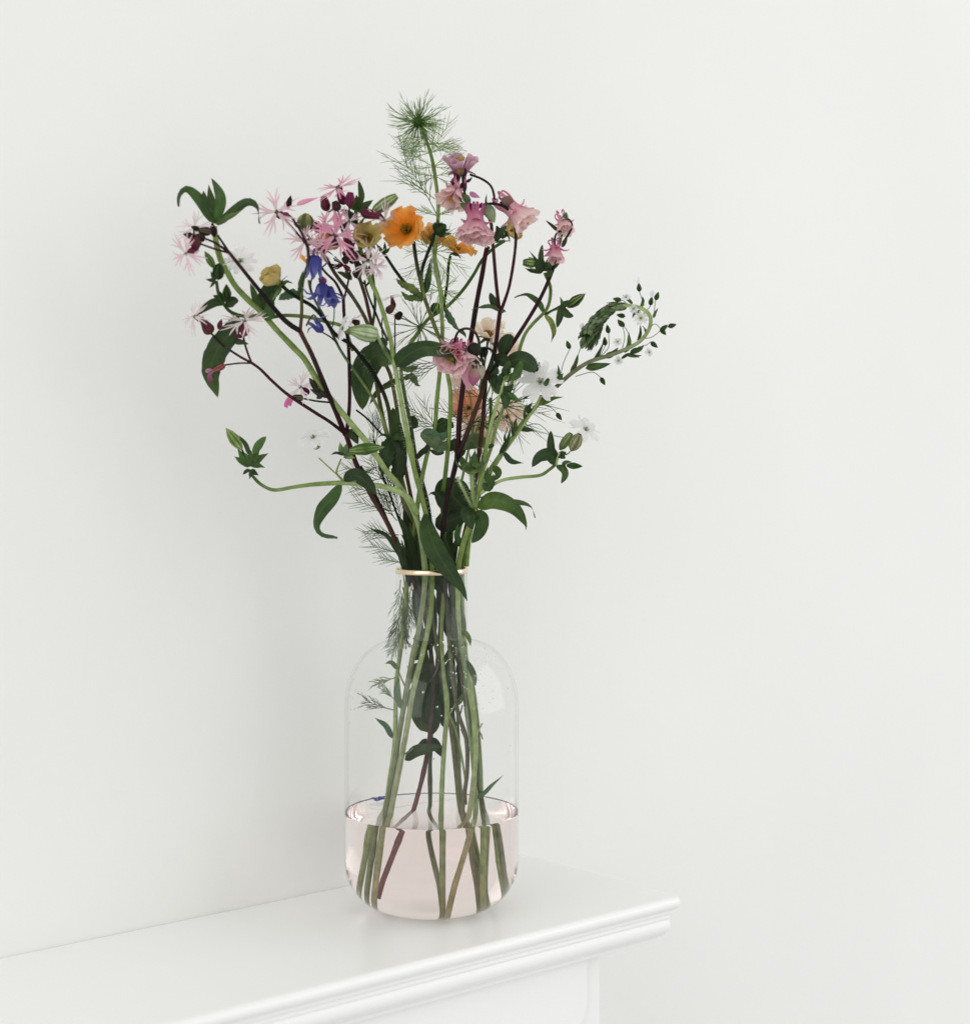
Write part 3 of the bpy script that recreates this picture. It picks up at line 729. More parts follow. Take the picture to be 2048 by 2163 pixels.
stem(t, [(483, 532, -5.9), (470, 512, -6), (459, 496, -6)], 3.4, 2.6, S_DARK, "pedicel")
stem(t, [(483, 532, -5.9), (455, 513, -6.1), (432, 503, -6.2)], 3.2, 2.6, [S_DARK, S_RED], "pedicel")
stem(t, [(481, 533, -5.9), (455, 526, -6.1), (424, 515, -6.3)], 2.8, 2.4, S_RED, "pedicel")
bud(t, (447, 490), (420, 486), 17, -6.2, cols=[(0.10, 0.08, 0.05), (0.13, 0.10, 0.06)], ribs=8, ribcol=S_DARK, prof=CAL)
bud(t, (423, 486), (403, 478), 11, -6.2, cols=S_DARK, prof=SLIM, ribs=0)
bud(t, (434, 503), (412, 500), 17, -6.3, cols=[S_DARK, (0.03, 0.025, 0.015)], prof=CAL)
bud(t, (412, 500), (387, 494), 13, -6.3, cols=[S_DARK, S_RED], prof=SLIM, ribs=0)
robin(t, (398, 533), (-.55, -.75, -.35), 50, -6.7, PK_PALE, droop=.2)
robin(t, (412, 484), (-.1, -.8, .5), 44, -5.0, PK_WHITE, droop=.1)
bud(t, (425, 515), (402, 510), 25, -6.4, cols=[S_BROWN, MAROON, S_BROWN], prof=CAL, name="calyx")
# lower long branch to the left
stem(t, [(729, 916, -2.3), (695, 890, -3), (668, 873, -3.4), (610, 835, -4), (575, 805, -4.5), (550, 780, -4.8), (531, 766, -5)], 4.6, 3.6, [S_DARK, S_RED, S_RED], "branch")
stem(t, [(531, 766, -5), (523, 745, -5.1), (516, 722, -5.2), (514, 706, -5.3)], 2.8, 2.4, S_RED, "pedicel")
stem(t, [(531, 766, -5), (505, 752, -5.2), (470, 728, -5.5), (446, 704, -5.7)], 3.2, 2.4, [S_RED, S_DARK], "pedicel")
stem(t, [(531, 767, -5), (505, 767, -5.2), (474, 771, -5.5)], 2.2, 2.0, S_RED, "pedicel")
robin(t, (516, 684), (.05, -.68, .7), 56, -5.5, PK_WHITE, droop=.15)
bud(t, (515, 708), (520, 686), 17, -5.6, cols=[MAROON, WINE], prof=CAL)
bud(t, (512, 712), (494, 706), 9, -5.5, cols=MAROON, prof=SLIM)
bud(t, (447, 705), (430, 680), 23, -5.8, cols=[S_BROWN, MAROON], prof=CAL, name="calyx")
bud(t, (461, 695), (468, 674), 10, -5.8, cols=MAROON, prof=SLIM)
robin(t, (414, 670), (-.55, -.8, .25), 42, -6.0, PK_WHITE, droop=.35, calyx=False)
leaf(t, [(493, 722, -5.2), (508, 722, -5.4), (525, 727, -5.5)], 14, 'lance', (0, 0), .3, G_DARK)
bud(t, (476, 770), (450, 784), 13, -5.6, cols=[(0.30, 0.08, 0.06), (0.35, 0.10, 0.10)], prof=CAL, ribs=6, ribcol=MAROON, name="calyx")
leaf(t, [(454, 782, -5.7), (444, 792, -5.9), (450, 808, -6)], 15, 'spat', (20, 60), .6, [(0.6, 0.3, 0.4), WINE], mat=M_PETAL, name="petal")
leaf(t, [(452, 781, -5.7), (440, 782, -5.9), (437, 788, -6)], 10, 'spat', (-20, 30), .6, [(0.62, 0.35, 0.42), (0.6, 0.3, 0.42)], mat=M_PETAL, name="petal")
# small side flower on the middle branch
stem(t, [(697, 850, -3.1), (668, 847, -3.3), (642, 842, -3.5)], 2.4, 2.2, S_BLACK, "pedicel")
bud(t, (641, 842), (618, 838), 14, -3.6, cols=[(0.14, 0.12, 0.08)], ribs=8, ribcol=S_DARK, name="calyx")
leaf(t, [(618, 838, -3.6), (609, 844, -3.8), (607, 862, -3.9)], 14, 'spat', (20, 60), .7, [(0.7, 0.2, 0.4), (0.65, 0.14, 0.36)], mat=M_PETAL, name="petal")
leaf(t, [(619, 836, -3.6), (613, 850, -3.4), (614, 858, -3.4)], 10, 'spat', (-20, 30), .7, [(0.72, 0.25, 0.42), (0.65, 0.16, 0.38)], mat=M_PETAL, name="petal")
robin(t, (638, 820), (-.4, -.75, .4), 46, -2.6, PK_WHITE, droop=.1)
for (p, q, wd) in (((690, 840), (676, 824), 11), ((684, 836), (655, 822), 12), ((676, 829), (654, 808), 11), ((680, 834), (668, 842), 11), ((668, 820), (653, 798), 12)):
    bud(t, p, q, wd, -3.3, cols=[(0.03, 0.03, 0.02), (0.06, 0.05, 0.03)], prof=BUD, ribs=6, ribcol=S_BLACK)
# right fork that rises into the pink cluster
stem(t, [(732, 914, -2.3), (738, 849, -2), (737, 759, -1.8), (734, 714, -1.8), (727, 670, -1.9), (725, 629, -2)], 5.0, 4.0, [S_RED, S_DARK, S_RED], "branch")
stem(t, [(725, 629, -2), (709, 597, -2.4), (689, 577, -2.6), (676, 559, -2.7), (670, 530, -2.8), (674, 500, -3)], 3.4, 2.6, [S_DARK, S_RED], "branch")
stem(t, [(727, 629, -2), (734, 600, -2), (740, 570, -2)], 2.6, 2.2, S_RED, "pedicel")
leaf(t, [(728, 912, -2.2), (745, 915, -2.6), (757, 938, -2.8)], 26, 'ovate', (30, 30), .4, G_DARK)
stem(t, [(634, 698, -4.3), (637, 660, -4.3), (637, 620, -4.4), (641, 586, -4.4), (651, 553, -4.4), (650, 520, -4.3)], 4.2, 3.6, [S_BROWN, G_OLIVE, S_DARK], "branch")
leaf(t, [(638, 625, -4.4), (634, 600, -4.7), (640, 570, -4.8)], 12, 'lance', (0, 0), .3, G_MID, ser=.2, nser=4)
leaf(t, [(646, 690, -4.3), (655, 672, -4.5), (664, 665, -4.6), (672, 680, -4.7)], 5, 'thin', (0, 0), .3, S_BROWN)
robin(t, (586, 449), (-.15, -.95, .1), 54, -3.6, PK_PALE, droop=.1, stem_from=(650, 520, -4.3))
stem(t, [(650, 522, -4.3), (636, 490, -4), (618, 462, -3.8), (606, 452, -3.7)], 3.4, 2.8, [S_DARK, S_RED], "branch")
bud(t, (608, 440), (614, 412), 12, -3.8, cols=S_DARK, prof=SLIM, ribs=0)
for dx, dy in ((-8, 12), (4, 12)): bud(t, (604, 448), (604 + dx, 448 + dy), 9, -3.8, cols=WINE, prof=SLIM)

# ===== ragged robin, upright, with the dense pink cluster
b = (1006, 1890, 2.0)
t = plant("ragged_robin_plant", "upright ragged robin with a dense cluster of bright pink and maroon flowers", "flower", b)
R2 = [b, (980, 1750, 1.6), (955, 1560, 1.2), (935, 1450, .9), (922, 1355, .6), (908, 1280, .4), (899, 1210, .3), (880, 1110, .2), (858, 1000, .0), (845, 920, -.2), (839, 869, -.2), (826, 799, -.4), (812, 764, -.5), (795, 715, -.8), (785, 685, -.8), (772, 629, -1.2), (759, 587, -1.5), (752, 560, -1.6), (744, 530, -1.7), (737, 505, -1.8)]
stem(t, R2, 5.6, 4.6, [G_STEM, G_OLIVE, S_BROWN, G_OLIVE, S_RED, G_OLIVE, S_BROWN, S_BROWN])
for pts, r in (([(744, 530, -1.7), (728, 500, -2), (716, 470, -2.3), (708, 450, -2.4), (702, 440, -2.5)], 3.0), ([(737, 505, -1.8), (722, 470, -2.1), (710, 440, -2.2), (694, 448, -2.3)], 2.6), ([(730, 490, -1.9), (738, 460, -1.6), (737, 435, -1.5)], 2.6), ([(745, 520, -1.7), (758, 490, -1.6), (766, 465, -1.6)], 2.8), ([(741, 520, -1.7), (700, 500, -2.4), (680, 495, -2.7)], 2.4), ([(750, 560, -1.6), (765, 540, -1.8), (776, 530, -1.9)], 2.6), ([(752, 585, -1.6), (768, 598, -1.2), (777, 600, -1), (786, 576, -1)], 2.2)):
    stem(t, pts, r, r * .8, [S_BROWN, MAROON], "branch")
for p, q, wd, cl in (((690, 446), (683, 414), 19, [MAROON, (0.16, 0.03, 0.04)]), ((737, 436), (740, 406), 20, [WINE, WINE]), ((673, 492), (669, 468), 17, [WINE, MAROON]), ((760, 448), (802, 456), 20, [(0.09, 0.012, 0.02), (0.20, 0.03, 0.05)]), ((745, 530), (728, 500), 17, [S_BROWN, (0.2, 0.05, 0.05)]), ((752, 550), (744, 530), 15, [S_BROWN, MAROON]), ((714, 446), (706, 425), 18, [(0.03, 0.028, 0.02), (0.05, 0.02, 0.02)]), ((720, 405), (712, 392), 14, [MAROON, WINE]), ((716, 484), (706, 478), 12, [MAROON, MAROON]), ((766, 452), (776, 438), 12, [S_DARK, MAROON])):
    bud(t, p, q, wd, -2.6 + random.uniform(-.4, .4), cols=cl, ribs=10, ribcol=(0.05, .01, .02))
for k in range(9):      # brown spent calyces below the pink
    x, y = 748 + random.uniform(-14, 18), 566 + random.uniform(-26, 24); a = random.uniform(40, 150)
    bud(t, (x, y), (x + math.cos(R(a)) * 17, y - math.sin(R(a)) * 17), 12, -1.9 + random.uniform(-.5, .4), cols=[S_BROWN, (0.05, 0.03, 0.02)], prof=CAL, ribs=8, ribcol=S_DARK, name="calyx")
for p, q in (((738, 590), (712, 574)), ((742, 592), (728, 572)), ((757, 590), (764, 562))): leaf(t, [(p[0], p[1], -1.8), ((p[0] + q[0]) / 2, (p[1] + q[1]) / 2 - 3, -2), (q[0], q[1], -2.1)], 11, 'ovate', (10, 10), .3, (0.022, 0.03, 0.015))
stamens(bud(t, (738, 572), (727, 560), 11, -2.2, cols=MAROON), P(727, 560, -2.2), frame((-.6, -.4, .1)), 16, 26 * PX, .7, .8 * PX, [WINE, MAROON])
robin(t, (708, 500), (.1, -.9, .25), 66, -3.2, PK_MID, droop=.15)
robin(t, (690, 478), (-.3, -.7, .6), 52, -2.9, PK_MID, droop=.2)
robin(t, (646, 511), (-.25, -.9, -.1), 48, -3.4, PK_PALE, droop=.15)
robin(t, (676, 522), (-.1, -.8, -.5), 44, -3.3, PK_PALE, droop=.3)
robin(t, (716, 404), (-.3, -.55, .8), 56, -2.6, PK_MID, droop=.1)
robin(t, (735, 470), (.3, -.85, .3), 40, -2.7, PK_PALE, droop=.3)
robin(t, (808, 462), (.5, -.6, -.4), 46, -2.2, PK_WHITE, droop=.6)
robin(t, (776, 548), (.15, -.85, -.3), 46, -2.6, PK_WHITE, droop=.4)
robin(t, (790, 562), (.5, -.75, .1), 36, -1.6, PK_PALE, droop=.3)
leaf(t, [(676, 416, -2.6), (655, 422, -2.8), (626, 432, -2.9)], 12, 'spat', (0, 30), .4, PK_MID, mat=M_PETAL, name="petal")
# two thin stalks with small brown buds to the right
stem(t, [(819, 719, -.6), (805, 690, -.7), (794, 663, -.8), (780, 630, -1), (772, 605, -1.1), (770, 592, -1.2)], 3.2, 2.4, [G_OLIVE, S_BLACK, S_BLACK], "branch")
stem(t, [(772, 606, -1.1), (779, 594, -1), (784, 582, -1)], 1.8, 1.5, S_BLACK, "pedicel")
stem(t, [(835, 765, -.4), (834, 720, -.5), (834, 672, -.6)], 1.9, 1.7, S_BLACK, "pedicel")
bud(t, (836, 674), (847, 660), 16, -.6, cols=[S_BROWN, S_DARK], prof=CAL, ribs=8, ribcol=S_BLACK)
stem(t, [(808, 712, -.6), (806, 690, -.7), (808, 670, -.7), (815, 662, -.8)], 1.8, 1.6, S_BLACK, "pedicel")
bud(t, (816, 660), (832, 645), 16, -.8, cols=[S_BROWN, (0.13, 0.05, 0.04)], prof=CAL)
robin(t, (828, 632), (-.2, .1, .9), 34, -.5, PK_WHITE, droop=.1)
bud(t, (760, 684), (744, 678), 13, -1.2, cols=[S_BROWN, S_DARK], prof=CAL)
robin(t, (748, 680), (-.5, .2, .7), 30, -.9, PK_PALE, droop=.1)
stem(t, [(752, 866, -.2), (775, 884, -.1), (806, 917, 0)], 2.4, 2.6, S_BLACK, "pedicel")

# ===== bladder campion: thick bright stem, swollen striped calyx and long arching leaf
b = (790, 1905, -1.5)
t = plant("campion_plant", "thick bright green campion with a swollen pale striped bud and long arching leaf", "flower", b)
B1 = [b, (812, 1746, -1.6), (836, 1640, -1.5), (856, 1550, -1.4), (872, 1460, -1.2), (892, 1380, -.9), (908, 1300, -.6), (912, 1200, -.6), (906, 1120, -1), (893, 1060, -1.3), (877, 1000, -1.6), (864, 938, -1.8), (853, 882, -2), (841, 815, -2.2), (835, 781, -2.3), (831, 762, -2.3), (826, 723, -2), (812, 670, -1.8), (797, 625, -1.6), (777, 580, -1.6), (760, 523, -1.5), (753, 482, -1.4), (751, 440, -1.4)]
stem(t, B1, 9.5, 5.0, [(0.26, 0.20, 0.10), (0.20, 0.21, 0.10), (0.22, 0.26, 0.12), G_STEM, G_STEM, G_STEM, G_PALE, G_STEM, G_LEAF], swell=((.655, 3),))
fuzz(t, B1[7:16], 9, 520, 6)
leaf(t, [(835, 776, -2.4), (860, 750, -3.2), (900, 733, -3.7), (940, 742, -3.9), (962, 765, -3.8), (964, 780, -3.7)], 44, 'strap', (-12, 45), .3, [G_DARK, G_DARK, G_MID, G_GREY], nl=20)
leaf(t, [(828, 768, -2.2), (800, 750, -1.6), (782, 760, -1.2), (765, 800, -1), (766, 866, -1)], 66, 'ovate', (10, -5), .14, [G_MID, G_DARK, G_DARK, G_MID], nl=20)
stem(t, [(830, 766, -2.3), (815, 745, -2.5), (803, 722, -2.7), (797, 708, -2.8)], 5.0, 4.2, [G_STEM, G_GREY, G_PALE], "pedicel")
G = geo(); a = P(799, 708, -2.8); q = P(734, 696, -3.1)
lathe_geo(G, a, q - a, (q - a).length, 18 * PX, [(0, .2), (.08, .75), (.3, 1.0), (.55, .9), (.85, .5), (1, .28)], [(0.42, 0.48, 0.30), (0.44, 0.50, 0.32), (0.34, 0.42, 0.22)], 10, (0.20, 0.28, 0.11), .03, 40, teeth=5)
out("swollen_calyx", G, M_CALYX, t)
campion(t, (726, 695), (-.7, -.3, .2), 27, -3.2, cal=[G_PALE, G_STEM], a0=.2)
for dx in (-10, 2, 14): leaf(t, [(800 + dx * .4, 712, -2.6), (800 + dx, 724, -2.7), (798 + dx * 1.3, 733, -2.6)], 13, 'ovate', (20, 20), .3, (0.015, 0.02, 0.012))
# leafy crown inside the pink cluster
tuft(t, (751, 445), 85, 42, -1.4, 3, [G_MID, G_LEAF], 55, width=.5)
leaf(t, [(752, 440, -1.4), (763, 415, -1.5), (757, 380, -1.6)], 15, 'ovate', (0, 0), .3, [G_LEAF, G_MID])
leaf(t, [(753, 478, -1.4), (742, 455, -1.9), (720, 442, -2.2)], 17, 'ovate', (0, 0), .3, G_DARK)
leaf(t, [(753, 482, -1.4), (768, 486, -1.9), (784, 474, -2)], 20, 'ovate', (20, 20), .3, G_DARK)
leaf(t, [(751, 470, -1.5), (744, 462, -1.9), (738, 446, -2.1)], 14, 'ovate', (0, 0), .3, G_MID)
stem(t, [(753, 478, -1.4), (770, 460, -1.6), (788, 446, -1.8)], 2.8, 2.4, G_STEM, "pedicel")
bud(t, (784, 450), (838, 413), 24, -2.0, cols=[G_PALE, (0.40, 0.46, 0.28), G_PALE], prof=[(0, .2), (.2, .8), (.5, 1), (.8, .8), (1, .45)], ribs=8, ribcol=(0.10, 0.14, 0.05))
# the big leaf drooping over the rim
leaf(t, [(901, 1085, -1.6), (908, 1128, -2.6), (926, 1172, -3.3), (952, 1212, -3.5), (974, 1242, -3.4), (986, 1270, -3.2)], 54, 'lance', (40, -25), .34, [G_DARK, G_MID, G_DARK, G_DARK, G_MID], rip=.03, nl=24, label="large dark leaf drooping over the gold rim")

# ===== yellow geum bud on the long arching olive stem
b = (1004, 1905, 1.4)
t = plant("geum_plant", "arching olive geum stem ending in a pale yellow cup at the left", "flower", b)
S1 = [b, (986, 1800, 1.4), (974, 1690, 1.4), (964, 1560, 1.6), (945, 1450, 1.5), (922, 1355, 1.2), (900, 1280, 1.0), (889, 1200, .8), (862, 1090, .6), (840, 1000, .2), (828, 930, -.2), (821, 867, -.6), (808, 826, -.9), (788, 788, -1.3), (765, 757, -1.8), (741, 728, -2.2), (707, 705, -2.8), (685, 674, -3.2), (660, 647, -3.6), (631, 630, -4), (605, 612, -4.4), (594, 600, -4.5)]
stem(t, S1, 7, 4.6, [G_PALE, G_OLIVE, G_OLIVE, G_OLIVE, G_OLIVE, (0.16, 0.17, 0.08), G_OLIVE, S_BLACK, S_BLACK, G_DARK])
fuzz(t, S1[8:18], 6, 260, 5)
geum(t, (590, 598), (-.65, -.45, .55), 40, -4.6, [(0.46, 0.42, 0.17), (0.62, 0.54, 0.24), (0.62, 0.48, 0.18)], npet=5, openness=.42, ruffle=.08, scol=G_LEAF)
leaf(t, [(594, 602, -4.6), (606, 594, -4.8), (618, 598, -4.9)], 10, 'lance', (30, 30), .3, G_LEAF)
leaf(t, [(594, 606, -4.7), (584, 622, -4.9), (574, 634, -5)], 11, 'lance', (0, 30), .3, [G_LEAF, G_STEM])
leaf(t, [(640, 632, -3.9), (622, 622, -4.2), (600, 626, -4.4), (588, 634, -4.5)], 30, 'ovate', (40, 10), .3, G_GREY, ser=.35, nser=5)
leaf(t, [(632, 630, -4), (634, 612, -4.3), (638, 590, -4.4)], 16, 'lance', (0, 10), .3, G_MID, ser=.3, nser=4)
leaf(t, [(836, 985, -.4), (830, 955, -1.2), (822, 935, -1.6)], 8, 'thin', (0, 0), .3, G_DARK)
# dark toothed leaves hanging at its lower node
ND = (824, 925, -.4)
leaf(t, [ND, (818, 950, -1.4), (812, 975, -1.8), (806, 1006, -1.8)], 46, 'ovate', (10, -10), .2, G_DARK, ser=.32, nser=6, nl=24)
leaf(t, [ND, (836, 960, -1.3), (840, 985, -1.5), (832, 1030, -1.5)], 40, 'ovate', (-20, 10), .25, G_DARK, ser=.3, nser=6, nl=24)
leaf(t, [ND, (840, 922, -1.2), (857, 927, -1.8)], 18, 'ovate', (20, 20), .3, G_MID)
leaf(t, [ND, (808, 918, -1), (797, 926, -1.4)], 8, 'lance', (20, 20), .3, G_MID)
leaf(t, [(832, 935, -.2), (835, 900, -.6), (826, 866, -.8)], 30, 'ovate', (-10, 10), .25, G_DARK)
leaf(t, [(850, 1010, .2), (848, 960, -.2), (838, 905, -.6), (830, 862, -.8)], 30, 'oval', (0, 0), .25, [G_DARK, G_MID], nl=20)

# ===== blue bellflower
b = (1008, 1885, 2.4)
t = plant("bluebell_plant", "light green stem with drooping violet blue bell flowers", "flower", b)
S2 = [b, (984, 1750, 2.2), (970, 1620, 2.1), (950, 1500, 2.0), (928, 1400, 1.8), (908, 1300, 1.5), (895, 1200, 1.3), (868, 1090, 1.0), (846, 1000, .6), (826, 940, .2), (815, 905, -.2), (801, 867, -.5), (779, 828, -1), (747, 781, -1.6), (721, 743, -2.2), (705, 712, -2.5), (685, 670, -3), (666, 636, -3.4), (656, 612, -3.6), (652, 592, -3.7)]
stem(t, S2, 7.5, 3.0, [G_STEM, G_STEM, G_STEM, G_STEM, G_STEM, G_STEM, G_STEM, G_GREY, G_GREY])
bell(t, (663, 540), (.02, -.15, -1), 46, -4.1, flare=.15, slim=1.15)
stem(t, [(663, 542, -4.1), (662, 534, -4.1), (664, 525, -4)], 3, 3, (0.10, 0.06, 0.16), "pedicel")
stem(t, [(657, 615, -3.6), (656, 600, -3.8), (660, 580, -4), (662, 566, -4.1)], 2.2, 1.8, (0.10, 0.05, 0.07), "pedicel")
bell(t, (684, 598), (-.25, -.35, -.9), 44, -3.9, flare=.9)
bell(t, (692, 606), (.35, -.2, -.9), 40, -3.6, flare=.7)
bud(t, (704, 628), (706, 652), 16, -3.6, cols=[BLUE[1], BLUE[2]], prof=BUD, ribs=0, mat=M_PETAL)
bud(t, (686, 600), (676, 586), 16, -3.8, cols=[(0.16, 0.04, 0.14), (0.10, 0.03, 0.08)], prof=CAL, name="calyx")
stem(t, [(724, 627, -2.2), (712, 620, -2.8), (702, 620, -3.4), (692, 608, -3.7)], 1.9, 1.7, (0.10, 0.06, 0.14), "pedicel")
stem(t, [(702, 690, -2.6), (705, 672, -3), (706, 652, -3.5)], 1.6, 1.4, G_GREY, "pedicel")
bell(t, (680, 700), (-.45, -.5, .55), 34, -3.5, flare=.8, n=5)
stem(t, [(713, 726, -2.4), (698, 712, -2.9), (681, 702, -3.4)], 2.2, 1.8, S_BROWN, "pedicel")
# thin curved arm crossing towards the swollen bud
stem(t, [(560, 672, -2.9), (585, 668, -2.8), (609, 666, -2.6), (653, 670, -2.4), (690, 680, -2.2), (725, 692, -1.8), (745, 740, -1.5)], 4.6, 4.6, [G_LEAF, G_STEM, G_STEM], "side_stem")

# ===== geum seen from behind within the pink cluster
b = (1008, 1915, .8)
t = plant("geum_plant", "olive geum stem behind the pink cluster with an orange and a yellow flower", "flower", b)
S4 = [b, (1013, 1750, 1.4), (1008, 1600, 1.6), (990, 1480, 1.8), (965, 1390, 1.8), (930, 1300, 1.6), (896, 1210, 1.5), (862, 1100, 1.3), (838, 1000, 1.0), (825, 940, .8), (817, 916, .6), (806, 871, .4), (794, 804, 0), (785, 737, -.4), (783, 705, -.6), (770, 670, -.9), (743, 625, -1.4), (709, 580, -2), (690, 548, -2.4), (682, 536, -2.5)]
stem(t, S4, 8, 4.6, [G_OLIVE, G_STEM, G_OLIVE, G_OLIVE, S_BROWN, G_OLIVE, G_OLIVE, (0.09, 0.085, 0.035), (0.05, 0.045, 0.02)])
geum(t, (686, 527), (.25, .35, .9), 34, -2.4, npet=5, openness=.7, scol=S_DARK)
leaf(t, [(650, 560, -2.8), (640, 545, -3), (632, 538, -3)], 10, 'spat', (0, 0), .4, ORANGE, mat=M_PETAL, name="petal")
stem(t, [(690, 556, -2.4), (670, 570, -2.6), (650, 562, -2.8)], 2, 1.6, S_BROWN, "pedicel")
geum(t, (777, 505), (.0, -.93, .35), 42, -2.4, [(0.40, 0.36, 0.08), (0.56, 0.47, 0.17), (0.58, 0.46, 0.18)], npet=5, openness=.62, ruffle=.08)
stem(t, [(785, 700, -.6), (792, 640, -.8), (786, 570, -1), (780, 520, -1.1)], 3.6, 3.4, G_LEAF, "branch")
bud(t, (645, 488), (646, 450), 32, -3.2, cols=[(0.08, 0.09, 0.035), (0.13, 0.13, 0.05), (0.36, 0.30, 0.08)], prof=GLOBE, ribs=5, ribcol=(0.06, .075, .03))
leaf(t, [(640, 482, -3.2), (624, 472, -3.3), (620, 462, -3.3)], 12, 'lance', (0, 0), .3, G_OLIVE)
stem(t, [(708, 580, -2), (690, 545, -2.6), (660, 510, -3.1), (644, 488, -3.2)], 3, 2.8, G_DARK, "branch")

# ===== love-in-a-mist, tallest
b = (768, 1885, .2)
t = plant("nigella_plant", "tallest stem, topped by a spiky green thread-leaved seed head", "flower", b)
NG = [b, (793, 1760, .4), (816, 1660, .6), (832, 1560, .6), (836, 1450, .6), (845, 1380, .5), (854, 1292, .4), (862, 1210, .3), (876, 1110, .3), (888, 1025, .3), (905, 947, .4), (918, 905, .4), (922, 849, .4), (929, 781, .4), (934, 705, .3), (933, 670, .2), (930, 620, .1), (922, 580, 0), (918, 541, -.2), (924, 480, -.4), (925, 430, -.5), (919, 375, -.6), (912, 335, -.7), (901, 299, -.8), (886, 262, -.9)]
stem(t, NG, 8, 4.4, [G_OLIVE, G_STEM, G_PALE, G_STEM, G_STEM, G_STEM, G_STEM, G_STEM, G_PALE, G_STEM, G_LEAF])
G = geo(); lathe_geo(G, P(888, 268, -1), dirv((888, 268), (878, 244), -.6), 24 * PX, 10 * PX, GLOBE, [G_LEAF, G_MID, G_LEAF], 8, G_MID); out("seed_head", G, M_CALYX, t)
HD = (884, 258)
for k in range(64):
    a = k * 360 / 64 + random.uniform(-9, 9)
    ti = random.uniform(-60, 60)
    feather(t, (HD[0] + math.cos(R(a)) * 6, HD[1] - math.sin(R(a)) * 6), a, random.uniform(40, 68) * (1 - .2 * abs(ti) / 60), -1.0, ti, 3, 17, [(0.07, 0.13, 0.03), (0.11, 0.17, 0.05), (0.17, 0.22, 0.10)], .38, sub=1, curl=random.uniform(-10, 10))
for k in range(40):
    a = k * 9 + random.uniform(-9, 9)
    feather(t, (HD[0], HD[1]), a, random.uniform(18, 38), -1.1, random.uniform(-60, 30), 2, 20, [(0.06, 0.12, 0.025), (0.10, 0.17, 0.045)], .42, sub=1, name="bract")
for (x, y), L, angs in (((897, 288), 52, (190, 230, 320, 205)), ((903, 303), 58, (172, 195, 10, 215, 340)), ((909, 322), 68, (35, 55, 15, 165, 195, 75)), ((916, 352), 60, (40, 20, 150, 190, 350)), ((919, 372), 40, (20, 170, 200, 340)), ((922, 455), 46, (150, 30, 10, 170))):
    for a in angs: feather(t, (x, y), a + random.uniform(-8, 8), L * random.uniform(.8, 1.2), -.7, random.uniform(-30, 30), 7, 30, [G_STEM, G_LEAF], .36, sub=1)
feather(t, (922, 452), 118, 130, -.5, -8, 11, 40, [G_LEAF, G_MID], .45, curl=10)
feather(t, (918, 420), 140, 70, -.5, 20, 7, 45, [G_STEM, G_LEAF], .42)
for k in range(12): feather(t, (917, 532), k * 30 + random.uniform(-12, 12), random.uniform(55, 85), -.5, random.uniform(-40, 40), 7, 34, [G_STEM, G_LEAF], .40, sub=1)
for k in range(10): feather(t, (929, 612), k * 36 + random.uniform(-12, 12), random.uniform(35, 58), 0, random.uniform(-40, 40), 6, 34, [G_STEM, G_LEAF], .38, sub=1)
for k in range(20): feather(t, (887, 690), k * 18 + random.uniform(-9, 9), random.uniform(48, 84), .6, random.uniform(-35, 35), 2, 16, [G_LEAF, G_MID], .42, sub=1)
for a in (200, 215, 330, 185, 345): feather(t, (931, 765), a, random.uniform(60, 95), .4, random.uniform(-20, 20), 8, 34, [G_LEAF, G_MID], .40, sub=1)
for a in (165, 145, 185, 30, 120): feather(t, (919, 900), a, random.uniform(60, 85), .3, random.uniform(-30, 30), 8, 36, [G_LEAF, G_MID], .40, curl=-15, sub=1)
for x, y, a, L in ((790, 930, 95, 60), (792, 935, 75, 60), (790, 1000, 170, 70), (812, 1010, 190, 75), (818, 1030, 120, 80), (822, 1050, 160, 85), (826, 1060, 95, 70), (832, 1080, 170, 95), (838, 1100, 130, 70), (842, 1130, 175, 80), (848, 1150, 150, 80), (850, 1170, 165, 75), (856, 1190, 172, 60), (850, 1110, 105, 80), (828, 1040, 70, 60), (800, 985, 200, 40), (820, 1020, 100, 70), (838, 1075, 140, 75), (835, 1050, 110, 80), (830, 1090, 115, 60), (810, 960, 130, 50), (815, 975, 80, 55)):
    feather(t, (x, y), a, L, .2, random.uniform(-15, 15), 13, 42, [G_MID, G_LEAF], .40, sub=1)
for x, y, a, L in ((846, 1225, 265, 70), (850, 1240, 285, 80), (848, 1290, 255, 75), (862, 1250, 270, 90), (866, 1300, 250, 60), (850, 1340, 240, 50), (852, 1215, 275, 90), (848, 1260, 265, 80), (858, 1290, 262, 70), (866, 1225, 280, 70), (846, 1310, 280, 60), (838, 1430, 200, 50), (832, 1500, 165, 70), (835, 1480, 140, 40)):
    feather(t, (x, y), a, L, .4, random.uniform(-20, 20), 9, 32, [(0.12, 0.16, 0.08), G_GREY], .5)
leaf(t, [(852, 1190, 0), (838, 1160, -.4), (815, 1132, -.8), (780, 1115, -1.1)], 18, 'thin', (20, 20), .3, (0.012, 0.02, 0.01))
leaf(t, [(858, 1195, 0), (846, 1165, -.2), (828, 1146, -.5)], 16, 'thin', (0, 0), .3, (0.012, 0.02, 0.01))

